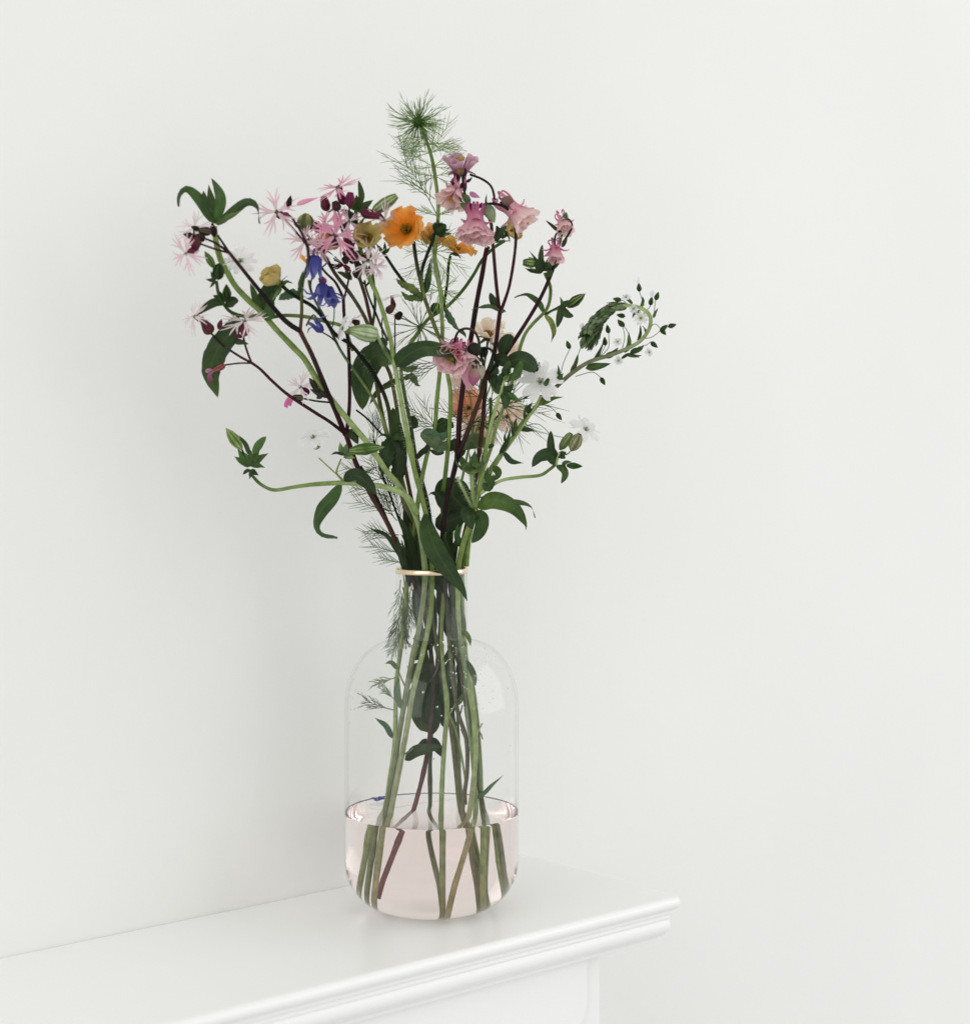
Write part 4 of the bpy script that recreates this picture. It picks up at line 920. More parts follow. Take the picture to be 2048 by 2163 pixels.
# ===== second love-in-a-mist foliage, right and behind
b = (1050, 1890, 1.6)
t = plant("nigella_plant", "feathery thread-leaved stem tucked behind the columbine stems at right", "flower", b)
N2 = [b, (1030, 1760, 1.8), (1018, 1600, 2.0), (1002, 1471, 2.0), (985, 1390, 1.9), (966, 1300, 1.8), (958, 1200, 1.7), (975, 1100, 2.0), (1000, 1030, 2.4), (1022, 960, 2.8), (1035, 890, 3.0), (1036, 840, 3.2)]
stem(t, N2, 6.5, 4.5, [G_PALE, G_STEM, G_GREY, G_STEM, G_STEM, G_LEAF])
for k in range(9): feather(t, (1036, 850), k * 40 + random.uniform(-12, 12), random.uniform(60, 105), 3.0, random.uniform(-35, 35), 6, 30, [G_LEAF, G_MID], .45, sub=1)
for k in range(7): feather(t, (1066, 858), -70 + k * 24 + random.uniform(-9, 9), random.uniform(70, 110), 2.4, random.uniform(-25, 25), 5, 24, [G_LEAF, G_OLIVE], .45, sub=1)
for k in range(7): feather(t, (992, 900), k * 51 + random.uniform(-12, 12), random.uniform(50, 85), 2.8, random.uniform(-25, 25), 6, 30, [G_LEAF, G_MID], .45, sub=1)
stem(t, [(1030, 905, 2.8), (1010, 890, 2.9), (992, 900, 2.8)], 2.6, 2, G_LEAF, "branch"); stem(t, [(1034, 895, 3), (1050, 880, 2.8), (1066, 858, 2.4)], 2.6, 2, G_LEAF, "branch")

# ===== orange geum, the big open flower
b = (933, 1940, -.8)
t = plant("geum_plant", "geum with the big open ruffled orange flower at the centre", "flower", b)
O1 = [b, (933, 1750, -.6), (935, 1650, -.4), (940, 1560, -.2), (944, 1493, 0), (936, 1415, .2), (932, 1337, .3), (936, 1270, .2), (944, 1210, .1), (937, 1130, .1), (935, 1050, .1), (939, 1014, .1), (946, 947, 0), (950, 882, 0), (951, 826, 0), (942, 777, -.1), (933, 725, -.2), (924, 705, -.3), (909, 665, -.5), (896, 628, -.7), (886, 585, -.9), (879, 552, -1.1), (873, 509, -1.3)]
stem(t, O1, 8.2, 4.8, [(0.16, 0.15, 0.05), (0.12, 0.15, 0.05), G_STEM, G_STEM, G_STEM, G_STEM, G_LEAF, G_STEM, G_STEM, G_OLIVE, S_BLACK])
geum(t, (862, 486), (-.42, -.85, .25), 50, -1.6, npet=6, openness=.86, ruffle=.15, a0=.5)
stem(t, [(894, 630, -.7), (864, 607, -1), (838, 576, -1.2), (816, 543, -1.4), (800, 521, -1.5)], 4.6, 3.6, [G_STEM, S_BLACK, G_DARK], "branch")
tuft(t, (812, 535), 95, 26, -1.5, 3, G_MID, 40)
stem(t, [(896, 630, -.7), (890, 580, -1.2), (901, 540, -1.5), (914, 508, -1.7), (917, 492, -1.8)], 4.4, 4.2, [G_STEM, S_BLACK, G_DARK], "branch")
bud(t, (917, 492), (942, 474), 34, -1.9, cols=[G_DARK, G_MID, G_LEAF], prof=BUD, ribs=5, ribcol=G_DARK)
tuft(t, (920, 490), 35, 34, -1.9, 4, G_MID, 45, width=.36)
leaf(t, [(892, 632, -.8), (870, 612, -1.4), (850, 600, -1.7), (836, 588, -1.9)], 26, 'ovate', (40, 20), .3, [G_GREY, G_STEM, G_GREY], ser=.35, nser=6, nl=20)
leaf(t, [(898, 620, -.8), (905, 580, -1.3), (909, 548, -1.5)], 17, 'lance', (0, 0), .3, G_DARK)
leaf(t, [(893, 634, -.8), (878, 628, -1.2), (862, 628, -1.5), (846, 615, -1.6)], 20, 'ovate', (-20, -20), .3, G_LEAF, ser=.35, nser=6, nl=20)
# small leaves at the lower node
leaf(t, [(950, 915, 0), (925, 925, -.8), (905, 912, -1.2), (890, 912, -1.4)], 26, 'oval', (25, 25), .2, G_GREY)
leaf(t, [(950, 935, 0), (930, 945, -.7), (912, 930, -1), (889, 913, -1.2)], 34, 'oval', (30, 10), .2, [G_GREY, (0.10, 0.145, 0.085)])
leaf(t, [(948, 915, .2), (938, 905, .4), (946, 885, .4)], 44, 'oval', (0, 0), .3, G_DARK)
leaf(t, [(952, 930, .2), (968, 950, .3), (962, 960, .3)], 40, 'oval', (0, 0), .3, G_DARK)
leaf(t, [(968, 945, .2), (1000, 930, 0), (1032, 936, 0)], 40, 'oval', (20, 20), .25, G_GREY)
leaf(t, [(1026, 946, .2), (1036, 942, 0), (1044, 940, 0)], 10, 'oval', (0, 0), .2, G_DARK)

# ===== black hairy geum stem with diagonal upper half, flowers at right
b = (930, 1880, 1.6)
t = plant("geum_plant", "near black geum stem turning diagonal, orange flower half hidden at its tip", "flower", b)
S8 = [b, (906, 1760, 2.0), (908, 1694, 2.0), (908, 1598, 1.9), (915, 1480, 1.8), (925, 1380, 1.5), (930, 1290, 1.2), (924, 1200, 1.0), (910, 1110, .9), (900, 1050, .8), (886, 1000, .7), (877, 961, .6), (866, 893, .5), (853, 826, .4), (847, 775, .4), (862, 735, .5), (882, 705, .6), (904, 674, .7), (942, 649, .9), (976, 614, 1.1), (1000, 580, 1.2), (1018, 549, 1.3), (1042, 524, 1.4), (1066, 508, 1.5)]
stem(t, S8, 7, 4, [G_GREY, G_DARK, G_DARK, S_BLACK, S_BLACK, S_BLACK, S_BLACK, (0.05, 0.06, 0.03), G_LEAF, G_STEM, G_LEAF, G_LEAF])
fuzz(t, S8[8:15], 7, 260, 6, (0.22, 0.22, 0.17))
geum(t, (1072, 492), (.5, -.4, .2), 34, 1.6, [(0.50, 0.42, 0.14), (0.62, 0.50, 0.20), (0.62, 0.48, 0.2)], npet=5, openness=.55, ruffle=.1)
leaf(t, [(1062, 505, 1.5), (1058, 488, 1.4), (1068, 470, 1.4)], 14, 'lance', (20, 20), .3, G_LEAF)
stem(t, [(935, 655, .9), (944, 600, .8), (947, 560, .7), (951, 540, .6)], 3.6, 3.6, G_DARK, "branch")
geum(t, (962, 534), (.30, -.25, .9), 38, .2, npet=6, openness=1.0, ruffle=.12)
geum(t, (912, 505), (.1, -.75, .6), 28, .5, [(0.5, 0.25, 0.05), (0.80, 0.42, 0.10), (0.82, 0.50, 0.18)], npet=6, openness=.9)
stem(t, [(940, 650, .9), (925, 580, .8), (914, 510, .6)], 3.0, 3.0, G_LEAF, "branch")
leaf(t, [(934, 655, .9), (918, 648, .5), (916, 664, .3)], 22, 'ovate', (0, 0), .3, G_DARK)
leaf(t, [(940, 650, .9), (955, 678, .6), (970, 698, .5)], 22, 'ovate', (30, 30), .3, G_GREY, ser=.3, nser=4)
leaf(t, [(968, 695, .5), (980, 705, .5), (984, 714, .5)], 10, 'lance', (0, 0), .3, G_GREY)
leaf(t, [(880, 970, .6), (888, 958, .2), (900, 948, 0), (905, 936, 0)], 15, 'oval', (0, 0), .3, (0.012, 0.016, 0.01))
leaf(t, [(908, 950, .4), (922, 957, .2), (938, 955, 0)], 12, 'oval', (0, 0), .3, (0.02, 0.026, 0.014))
leaf(t, [(852, 800, .6), (870, 795, 1.2), (882, 812, 1.6), (888, 814, 1.6)], 24, 'ovate', (30, 20), .3, G_GREY, ser=.35, nser=5)
leaf(t, [(850, 780, .6), (868, 778, 1.2), (884, 772, 1.6)], 20, 'ovate', (20, 20), .3, G_GREY, ser=.3, nser=4)
leaf(t, [(846, 800, .6), (812, 818, .9), (790, 838, 1), (778, 858, 1)], 20, 'lance', (30, 30), .3, G_LEAF, ser=.15)
leaf(t, [(876, 905, .7), (872, 885, 1), (866, 880, 1)], 22, 'ovate', (0, 0), .3, G_DARK)

# ===== dark-stemmed columbine with the nodding pink flowers
b = (1000, 1890, .8)
t = plant("columbine_plant", "tall dark red columbine with big nodding pink flowers at the top", "flower", b)
C1 = [b, (982, 1730, .6), (990, 1630, .5), (986, 1560, .5), (966, 1500, .4), (952, 1400, 0), (945, 1300, -.4), (938, 1220, -.8), (934, 1165, -1), (936, 1115, -1.2), (945, 1048, -1.3), (957, 1003, -1.3), (966, 965, -1.3)]
stem(t, C1, 6.5, 7.0, [(0.18, 0.13, 0.07), (0.10, 0.06, 0.05), S_RED, S_DARK, S_DARK, S_DARK, S_DARK])
stem(t, [(965, 968, -1.3), (968, 930, -1.2), (970, 884, -1.1), (978, 812, -.8), (988, 750, -.4), (996, 705, -.2), (1003, 660, 0), (1010, 620, .1), (1018, 580, .2), (1025, 538, .2), (1030, 520, .2)], 7.2, 6.0, [S_DARK, S_RED, S_DARK, S_RED], "branch")
stem(t, [(966, 966, -1.3), (987, 913, -1.4), (1003, 870, -1.5), (1014, 839, -1.6), (1023, 805, -1.6), (1030, 786, -1.6), (1038, 765, -1.5), (1046, 734, -1.4), (1054, 671, -1.2), (1056, 657, -1.2)], 6.6, 5.4, [S_DARK, S_BROWN, S_DARK, S_RED], "branch")
stem(t, [(1055, 658, -1.2), (1050, 620, -1.2), (1046, 580, -1.2), (1042, 530, -1.2), (1039, 500, -1.2), (1037, 472, -1.2), (1030, 455, -1.2)], 4.6, 4.0, [S_RED, S_RED, (0.06, 0.05, 0.03)], "branch")
stem(t, [(1057, 657, -1.2), (1062, 645, -1.2), (1076, 601, -1.3), (1087, 534, -1.4), (1089, 490, -1.5), (1083, 456, -1.6), (1064, 436, -1.7), (1042, 430, -1.8), (1020, 432, -1.9), (1008, 440, -1.9)], 4.2, 3.4, [S_RED, S_RED, S_DARK, S_DARK], "branch")
stem(t, [(1043, 432, -1.5), (1043, 412, -1.3), (1036, 392, -1.2), (1018, 378, -1.1), (992, 368, -1)], 3.2, 2.8, [S_RED, S_DARK], "branch")
stem(t, [(1056, 426, -1.4), (1066, 436, -1.4), (1080, 446, -1.4)], 3.0, 2.8, S_DARK, "pedicel")
leaf(t, [(1056, 658, -1.2), (1040, 650, -1.6), (1018, 648, -1.9), (996, 655, -2)], 15, 'lance', (50, 50), .3, G_GREY)
leaf(t, [(1054, 656, -1.2), (1044, 640, -1.4), (1034, 618, -1.5)], 20, 'ovate', (0, 0), .3, G_DARK)
leaf(t, [(1056, 660, -1.3), (1064, 656, -1.5), (1068, 660, -1.6)], 9, 'lance', (0, 0), .3, G_GREY)
leaf(t, [(1044, 510, -1.3), (1056, 492, -1.6), (1072, 474, -1.8)], 16, 'lance', (0, 0), .35, (0.015, 0.022, 0.012))
leaf(t, [(1044, 512, -1.3), (1058, 508, -1.6), (1078, 508, -1.8)], 7, 'lance', (40, 40), .3, G_GREY)
leaf(t, [(1042, 505, -1.2), (1052, 490, -1), (1048, 476, -1)], 16, 'ovate', (0, 0), .3, G_DARK)
# the flowers
columbine(t, (1003, 464), (-.03, -.25, -1), 62, -2.3, CO_PINK, openness=.50, spur=.55, npet=6, sepal=.75, layers=2)
columbine(t, (962, 400), (-.35, -.5, -.8), 50, -1.5, CO_PALE, openness=.6, spur=.6, sepal=.7)
columbine(t, (972, 366), (.05, -.35, .9), 48, -1.2, CO_MAUVE, openness=.85, spur=.8, sepal=.7, npet=5)
columbine(t, (1084, 444), (.72, -.2, -.65), 58, -1.3, CO_PALE, openness=.35, spur=.85, sepal=.9)
bud(t, (1082, 432), (1060, 418), 22, -1.5, cols=[(0.22, 0.10, 0.10), (0.20, 0.14, 0.09)], prof=GLOBE)
bud(t, (1004, 440), (982, 436), 17, -2.0, cols=[G_OLIVE, G_GREY], prof=SLIM, ribs=5)
bud(t, (1026, 432), (1044, 470), 24, -2.1, cols=[G_GREY, (0.22, 0.25, 0.15), G_PALE], prof=BUD, ribs=5)
bud(t, (978, 408), (986, 448), 24, -1.9, cols=[G_OLIVE, G_GREY, G_STEM], prof=BUD, ribs=5)
leaf(t, [(1030, 450, -2), (1026, 425, -2), (1028, 408, -2)], 7, 'thin', (0, 0), .3, S_BROWN)
for p_, q_ in (((966, 380), (960, 350)), ((976, 378), (982, 352)), ((972, 398), (976, 372)), ((960, 394), (948, 382)), ((984, 384), (996, 372))):
    leaf(t, [(p_[0], p_[1], -1.9), ((p_[0] + q_[0]) / 2 + 3, (p_[1] + q_[1]) / 2, -2.1), (q_[0], q_[1], -2.0)], 8, 'thin', (0, 30), .5, (0.05, 0.015, 0.03), name="spur", mat=M_PETAL)
stem(t, [(970, 345, -1.8), (976, 372, -2), (980, 400, -2), (982, 412, -2)], 3.2, 2.6, S_DARK, "pedicel")
bud(t, (976, 372), (966, 348), 18, -1.9, cols=[(0.15, 0.08, 0.05), (0.22, 0.14, 0.06)], prof=CAL, name="calyx")
leaf(t, [(992, 405, -1.8), (1002, 412, -2), (1014, 417, -2.1)], 14, 'lance', (10, 10), .3, [(0.5, 0.2, 0.36), (0.52, 0.24, 0.42)], mat=M_PETAL, name="petal")

# ===== second columbine, lower flower and hanging buds
b = (1058, 1900, .8)
t = plant("columbine_plant", "columbine with a nodding pink bloom and hooked buds at mid height", "flower", b)
C2 = [b, (1040, 1760, .6), (1024, 1685, .5), (1004, 1600, .6), (985, 1500, .7), (972, 1400, .7), (965, 1300, .6), (966, 1200, .4), (985, 1110, .3), (1000, 1030, .2), (1010, 967, 0), (1019, 895, -.4), (1023, 839, -.7), (1025, 800, -1), (1024, 792, -1.1)]
stem(t, C2, 6.8, 5.6, [(0.10, 0.09, 0.06), S_BROWN, S_RED, S_DARK, S_DARK, S_RED, S_BROWN, S_DARK])
stem(t, [(1025, 798, -1), (1020, 767, -1.6), (1014, 745, -2), (1010, 716, -2.4), (999, 698, -2.6), (981, 694, -2.7), (966, 703, -2.7), (958, 726, -2.6)], 4.0, 3.0, [S_DARK, (0.07, 0.04, 0.025), S_DARK], "branch")
stem(t, [(1028, 790, -1.1), (1036, 784, -1.6), (1046, 770, -2), (1045, 750, -2.3), (1034, 737, -2.4), (1018, 735, -2.4), (1008, 742, -2.4)], 3.6, 3.0, S_BLACK, "branch")
leaf(t, [(1030, 792, -1.3), (1036, 775, -2), (1044, 748, -2.2)], 15, 'lance', (0, 0), .3, S_BLACK)
columbine(t, (960, 742), (-.28, -.72, -.55), 54, -2.9, CO_PINK, openness=.62, spur=.55, sepal=.85, layers=2, npet=5)
columbine(t, (988, 742), (.05, -.5, -.85), 44, -2.4, CO_PALE, openness=.3, spur=.5, sepal=.8)
leaf(t, [(996, 752, -2.8), (984, 790, -3), (990, 828, -2.9)], 26, 'lance', (0, 0), .4, [CO_PALE[2], CO_PALE[1], CO_PALE[1]], mat=M_PETAL, name="petal")
for (p_, q_, wd, cl) in (((1004, 770), (998, 816), 30, [(0.62, 0.60, 0.42), (0.60, 0.24, 0.34), (0.52, 0.14, 0.32)]), ((1010, 770), (1018, 800), 22, [(0.6, 0.6, 0.45), (0.66, 0.60, 0.5)])):
    bud(t, p_, q_, wd, -2.6, cols=cl, prof=BUD, ribs=5, mat=M_PETAL)
for k in range(7):
    a = 200 + k * 22; leaf(t, [(1000, 750, -2.9), (1000 + 12 * math.cos(R(a)), 752 - 12 * math.sin(R(a)), -3), (1000 + 24 * math.cos(R(a)), 756 - 26 * math.sin(R(a)), -2.9)], 7, 'thin', (0, 0), .4, S_BLACK)
bud(t, (1000, 752), (1004, 724), 28, -2.8, cols=[S_BLACK, (0.02, 0.025, 0.015)], prof=GLOBE, ribs=6)
bud(t, (1020, 735), (1024, 756), 18, -2.3, cols=[G_DARK, G_MID], prof=BUD, ribs=5, ribcol=S_BLACK)
# thin diagonal branch to the small flower at right
stem(t, [(1030, 792, -1.1), (1045, 776, -.8), (1065, 751, -.6), (1107, 687, -.2), (1138, 635, 0), (1160, 588, .2), (1171, 558, .3)], 5.6, 4.4, [S_DARK, S_RED, S_DARK], "branch")
stem(t, [(1171, 558, .3), (1180, 525, .3), (1186, 495, .2), (1190, 470, .2), (1192, 455, .2)], 3.2, 2.6, [S_BROWN, G_OLIVE, G_OLIVE], "branch")
stem(t, [(1188, 512, .2), (1200, 495, 0), (1208, 478, 0), (1204, 466, 0), (1194, 458, 0)], 2.8, 2.2, S_DARK, "pedicel")
stem(t, [(1182, 525, .2), (1172, 518, 0), (1172, 500, -.1), (1178, 490, 0), (1186, 488, .1)], 2.8, 2.4, S_DARK, "pedicel")
leaf(t, [(1182, 490, .2), (1168, 478, 0), (1151, 464, -.1)], 9, 'lance', (0, 0), .3, S_RED)
leaf(t, [(1186, 522, .2), (1194, 508, 0), (1198, 498, 0)], 10, 'lance', (0, 0), .3, S_RED)
columbine(t, (1172, 523), (.06, -.35, -1), 40, 0, CO_PINK, openness=.02, spur=.5, sepal=.95, stam=False)
columbine(t, (1188, 468), (.15, -.4, -.6), 38, .2, CO_PALE, openness=.15, spur=.7, sepal=.7, stam=False)
bud(t, (1190, 470), (1196, 448), 14, 0, cols=[G_OLIVE, G_GREY], prof=BUD)
# oval dark leaves
leaf(t, [(1062, 752, -.7), (1066, 730, -1), (1078, 705, -1.2)], 34, 'oval', (-20, -20), .2, G_DARK)
leaf(t, [(1042, 752, -1), (1058, 758, -1.4), (1074, 768, -1.6)], 32, 'oval', (10, 10), .2, G_DARK)
leaf(t, [(1066, 768, -.8), (1095, 758, -1.4), (1118, 768, -1.7), (1131, 784, -1.8)], 46, 'oval', (15, 15), .18, [G_DARK, (0.022, 0.042, 0.016)], nl=20)
leaf(t, [(1028, 790, -1.1), (1042, 798, -1.6), (1056, 826, -1.8)], 30, 'ovate', (20, 20), .3, G_DARK)
leaf(t, [(1030, 788, -1.2), (1042, 780, -1.7), (1052, 790, -1.8)], 24, 'oval', (20, 20), .3, (0.03, 0.045, 0.025))

# ===== soft peach blooms behind
b = (1004, 1880, 2.4)
t = plant("columbine_plant", "soft peach blooms out of focus behind the dark columbine stems", "flower", b)
PE = [b, (980, 1720, 2.5), (970, 1560, 2.7), (962, 1450, 2.4), (955, 1350, 2.0), (950, 1200, 1.9), (962, 1080, 3), (985, 970, 4.5), (1000, 900, 6), (1010, 840, 7), (1024, 760, 8), (1030, 720, 8)]
stem(t, PE, 4.8, 3.4, [G_PALE, G_GREY, G_STEM, G_STEM, G_LEAF])
PEACH = [(0.86, 0.50, 0.36), (0.88, 0.70, 0.55), (0.90, 0.82, 0.68), (0.90, 0.84, 0.72)]
PEACH2 = [(0.88, 0.66, 0.56), (0.90, 0.76, 0.66), (0.90, 0.82, 0.72)]
geum(t, (1030, 712), (.1, -.55, .85), 48, 8, PEACH, npet=5, openness=.75, ruffle=.1)
geum(t, (1062, 742), (.3, -.8, .3), 40, 8, PEACH2, npet=5, openness=.9, ruffle=.1, stam=False, sepals=False)
geum(t, (990, 862), (-.2, -.85, .3), 48, 6.5, [(0.86, 0.42, 0.30), (0.88, 0.54, 0.40), (0.90, 0.70, 0.58)], npet=6, openness=.9, stam=False, sepals=False)
geum(t, (1012, 905), (.1, -.8, -.4), 46, 6.5, PEACH2, npet=6, openness=.9, stam=False, sepals=False)
geum(t, (1070, 880), (.3, -.85, .1), 44, 6.5, PEACH2, npet=5, openness=.9, stam=False, sepals=False)
geum(t, (985, 800), (-.3, -.8, .4), 40, 7, PEACH2, npet=5, openness=.9, stam=False, sepals=False)
for x, y in ((990, 862), (1012, 905), (1070, 880), (1062, 742), (985, 800)): stem(t, [(1000, 930, 5.4), ((x + 1004) / 2, (y + 900) / 2, 6), (x, y + 8, 7)], 2.6, 2.2, G_STEM, "branch")

# ===== gooseneck speedwell curling right
b = (1048, 1880, 1.0)
t = plant("veronica_plant", "pale stem sweeping right and curling over into a scaly green flower spike", "flower", b)
DD = [b, (1031, 1746, .7), (1012, 1600, .4), (1000, 1493, .6), (985, 1400, .8), (975, 1300, 1.0), (972, 1200, 1.0), (986, 1110, 1.0), (1014, 1029, .8), (1037, 989, .6), (1075, 935, .4), (1104, 893, .2), (1137, 853, 0), (1178, 814, -.2), (1211, 785, -.3), (1247, 763, -.4), (1300, 746, -.6), (1345, 725, -.8), (1366, 703, -.9), (1374, 680, -1), (1369, 662, -1), (1352, 650, -1), (1325, 645, -1), (1297, 650, -1), (1270, 669, -1), (1255, 690, -1), (1243, 716, -1)]
stem(t, DD, 8, 4.5, [G_PALE, G_STEM, G_GREY, G_STEM, G_PALE, G_PALE, (0.22, 0.30, 0.13), G_STEM, G_OLIVE, (0.19, 0.22, 0.12), G_PALE, G_STEM])
# spike of packed bud scales
sp = catmull(pts3([(1330, 645, -1), (1297, 650, -1), (1270, 669, -1), (1255, 690, -1), (1246, 708, -1), (1240, 724, -1)]), 10)
Gs = geo(); tt = arclen(sp)
for i in range(230):
    f = random.random() ** .7; k = min(len(sp) - 2, int(f * (len(sp) - 1))); o_ = sp[k].lerp(sp[k + 1], f * (len(sp) - 1) - k); T = (sp[k + 1] - sp[k]).normalized()
    x, y, z = frame(T); a = random.uniform(0, 6.283); rad = x * math.cos(a) + y * math.sin(a); rr = (5 + 14 * min(1, f * 1.5)) * PX * (1 if f < .88 else .65)
    L = (15 if f > .45 else 19) * PX; p0 = o_ + rad * rr * .35; p2 = o_ + rad * rr + T * L; p1 = (p0 + p2) / 2 + rad * rr * .3
    cl = random.choice(((0.04, 0.07, 0.022), (0.06, 0.095, 0.03), (0.12, 0.165, 0.075), (0.22, 0.27, 0.16))) if f > .3 else random.choice(((0.10, 0.15, 0.06), (0.2, 0.26, 0.13), (0.05, 0.08, 0.03)))
    leaf_geo(Gs, [p0, p1, p2], 8.5 * PX, 'ovate', (a * 57, a * 57), .5, cl, 0, nl=4, nw=1)
out("spike_scales", Gs, M_LEAF, t, "stuff")
bud(t, (1243, 706), (1238, 728), 20, -1, cols=[G_MID, G_LEAF], prof=GLOBE, ribs=6, ribcol=G_DARK, name="spike_tip")
def pbud(a, m, q, tipang, L=19, wd=10, dd=-.6, wh=False):
    stem(t, [(a[0], a[1], dd + .2), (m[0], m[1], dd), (q[0], q[1], dd - .2)], 1.0, .9, G_GREY, "pedicel", sides=5)
    e = (q[0] + math.cos(R(tipang)) * L, q[1] - math.sin(R(tipang)) * L)
    bud(t, q, e, wd, dd - .2, cols=[G_MID, G_LEAF], prof=BUD, ribs=5, ribcol=G_DARK)
    if wh: leaf(t, [(e[0], e[1], dd - .2), (e[0] + math.cos(R(tipang + 12)) * 7, e[1] - math.sin(R(tipang + 12)) * 7, dd - .3), (e[0] + math.cos(R(tipang)) * 13, e[1] - math.sin(R(tipang)) * 13, dd - .3)], 11, 'oval', (0, 0), .5, (0.82, 0.84, 0.86), mat=M_PETAL, name="petal")
for a, m, q, ta, wh in (((1184, 790), (1190, 765), (1203, 737), 110, 0), ((1204, 785), (1222, 745), (1232, 714), 95, 1), ((1262, 758), (1272, 742), (1278, 730), 95, 0), ((1262, 757), (1284, 735), (1285, 704), 100, 0), ((1314, 735), (1319, 712), (1315, 690), 125, 0), ((1327, 705), (1322, 695), (1318, 690), 130, 0) , ((1356, 715), (1376, 712), (1395, 698), 40, 0), ((1372, 692), (1383, 684), (1394, 693), -50, 0), ((1392, 700), (1402, 694), (1410, 690), 15, 0), ((1380, 672), (1382, 650), (1384, 634), 70, 0), ((1360, 645), (1353, 625), (1350, 616), 95, 1), ((1366, 655), (1372, 648), (1373, 645), 80, 1), ((1347, 733), (1362, 730), (1374, 722), -40, 0), ((1215, 795), (1250, 786), (1268, 797), -60, 0), ((1150, 856), (1165, 862), (1175, 872), -55, 0), ((1140, 775), (1138, 765), (1133, 785), 95, 0), ((1105, 850), (1108, 838), (1110, 842), 90, 0), ((1325, 646), (1318, 636), (1312, 634), 170, 0), ((1310, 664), (1318, 668), (1320, 668), 170, 0), ((1134, 800), (1130, 790), (1128, 787), 100, 1)):
    pbud(a, m, q, ta, wh=wh)
for q, ax in (((1353, 672), (-.1, -.9, .2)), ((1304, 722), (-.3, -.7, .4)), ((1370, 744), (.5, -.7, .2)), ((1306, 762), (.2, -.8, -.2)), ((1322, 628), (-.2, -.6, .6)), ((1338, 652), (.1, -.9, 0))):
    campion(t, q, ax, 15 if q[0] == 1353 else 10, -1.2, cols=[(0.55, 0.6, 0.25), (0.84, 0.85, 0.86), (0.80, 0.83, 0.88)], cal=[G_MID, G_LEAF])
for a, m, q, wd in (((1062, 955), (1080, 975), (1106, 978), 16), ((1037, 1000), (1026, 1010), (1030, 985), 18), ((1090, 915), (1088, 895), (1092, 880), 12), ((1098, 905), (1120, 908), (1132, 912), 13), ((1120, 880), (1116, 862), (1126, 848), 16), ((1140, 855), (1165, 842), (1190, 838), 13), ((1178, 812), (1184, 795), (1190, 788), 16), ((1176, 800), (1180, 785), (1178, 770), 9), ((1205, 788), (1214, 772), (1222, 745), 12), ((1250, 765), (1266, 742), (1275, 718), 9), ((1236, 778), (1262, 774), (1290, 768), 20), ((1276, 756), (1292, 748), (1306, 734), 16), ((1318, 745), (1328, 730), (1328, 700), 13), ((1346, 722), (1352, 705), (1352, 683), 8), ((1366, 705), (1362, 695), (1356, 688), 7), ((1330, 745), (1350, 738), (1360, 728), 15), ((1320, 748), (1342, 752), (1356, 750), 10), ((1308, 760), (1330, 748), (1350, 756), 8), ((1380, 672), (1384, 660), (1390, 650), 8), ((1355, 650), (1358, 635), (1356, 624), 10), ((1336, 642), (1326, 632), (1314, 622), 8), ((1310, 645), (1298, 640), (1280, 640), 8), ((1352, 655), (1340, 662), (1334, 672), 9), ((1040, 985), (1052, 1000), (1040, 1018), 20), ((1055, 960), (1070, 935), (1078, 905), 14), ((1110, 890), (1108, 870), (1114, 850), 9), ((1072, 940), (1066, 925), (1072, 900), 7), ((1084, 925), (1082, 905), (1078, 890), 8)):
    leaf(t, [(a[0], a[1], 0 if a[0] > 1150 else .3), (m[0], m[1], -.4), (q[0], q[1], -.5)], wd, 'lance', (random.uniform(-30, 30),) * 2, .35, random.choice((G_MID, G_DARK, G_LEAF)), nl=10)
stem(t, [(1095, 905, .2), (1130, 895, 0), (1150, 905, -.2), (1166, 925, -.3)], 1.1, .9, G_GREY, "pedicel", sides=5)

# ===== white campion beside the curling spike
b = (1013, 1890, .2)
t = plant("campion_plant", "white campion flower facing forward beside the sweeping pale stem", "flower", b)
WC = [b, (1014, 1746, .2), (1000, 1600, .1), (985, 1493, 0), (980, 1400, .6), (978, 1300, 1.0), (978, 1200, 1.2), (995, 1100, 1.2), (1020, 1030, 1.0), (1058, 965, .6), (1100, 905, .2), (1130, 860, -.2), (1143, 835, -.4)]
stem(t, WC, 5, 3.6, [G_STEM, G_PALE, G_GREY, G_PALE, G_PALE, G_PALE])
campion(t, (1141, 806), (.05, -.9, .30), 46, -.9, a0=.3)
campion(t, (1236, 908), (.4, -.5, .5), 36, .6, a0=.1)
stem(t, [(1105, 900, .2), (1150, 915, .3), (1200, 925, .5), (1228, 918, .6)], 1.8, 1.6, (0.6, 0.62, 0.56), "pedicel")
bud(t, (1128, 785), (1130, 770), 10, -.8, cols=[G_GREY, G_MID], prof=CAL); bud(t, (1150, 815), (1158, 800), 10, -1.4, cols=[G_GREY, G_MID], prof=CAL)

# ===== campion at upper right with two leafy shoots
b = (1010, 1925, -.2)
t = plant("campion_plant", "curved green campion at right, forking into two shoots of buds", "flower", b)
EE = [b, (1012, 1750, -.3), (1004, 1600, -.2), (998, 1493, .1), (985, 1400, .3), (978, 1300, .4), (977, 1200, .3), (990, 1120, .4), (1003, 1060, .6), (1018, 1000, .9), (1037, 946, 1.2), (1046, 906, 1.4), (1063, 861, 1.6), (1083, 800, 1.6), (1094, 749, 1.4), (1107, 709, 1.2), (1125, 684, 1.0), (1147, 662, .8), (1157, 647, .7), (1162, 625, .6), (1161, 602, .5), (1150, 577, .4)]
stem(t, EE, 7.5, 4.0, [(0.2, 0.17, 0.07), G_STEM, G_GREY, G_STEM, G_STEM, G_STEM, G_PALE, G_STEM, G_STEM, G_LEAF])
fuzz(t, EE[11:], 6, 200, 4)
tuft(t, (1148, 572), 90, 42, .4, 6, [G_DARK, G_MID], 80, width=.46)
leaf(t, [(1147, 568, .3), (1142, 545, 0), (1145, 516, -.1)], 14, 'ovate', (0, 0), .3, G_MID)
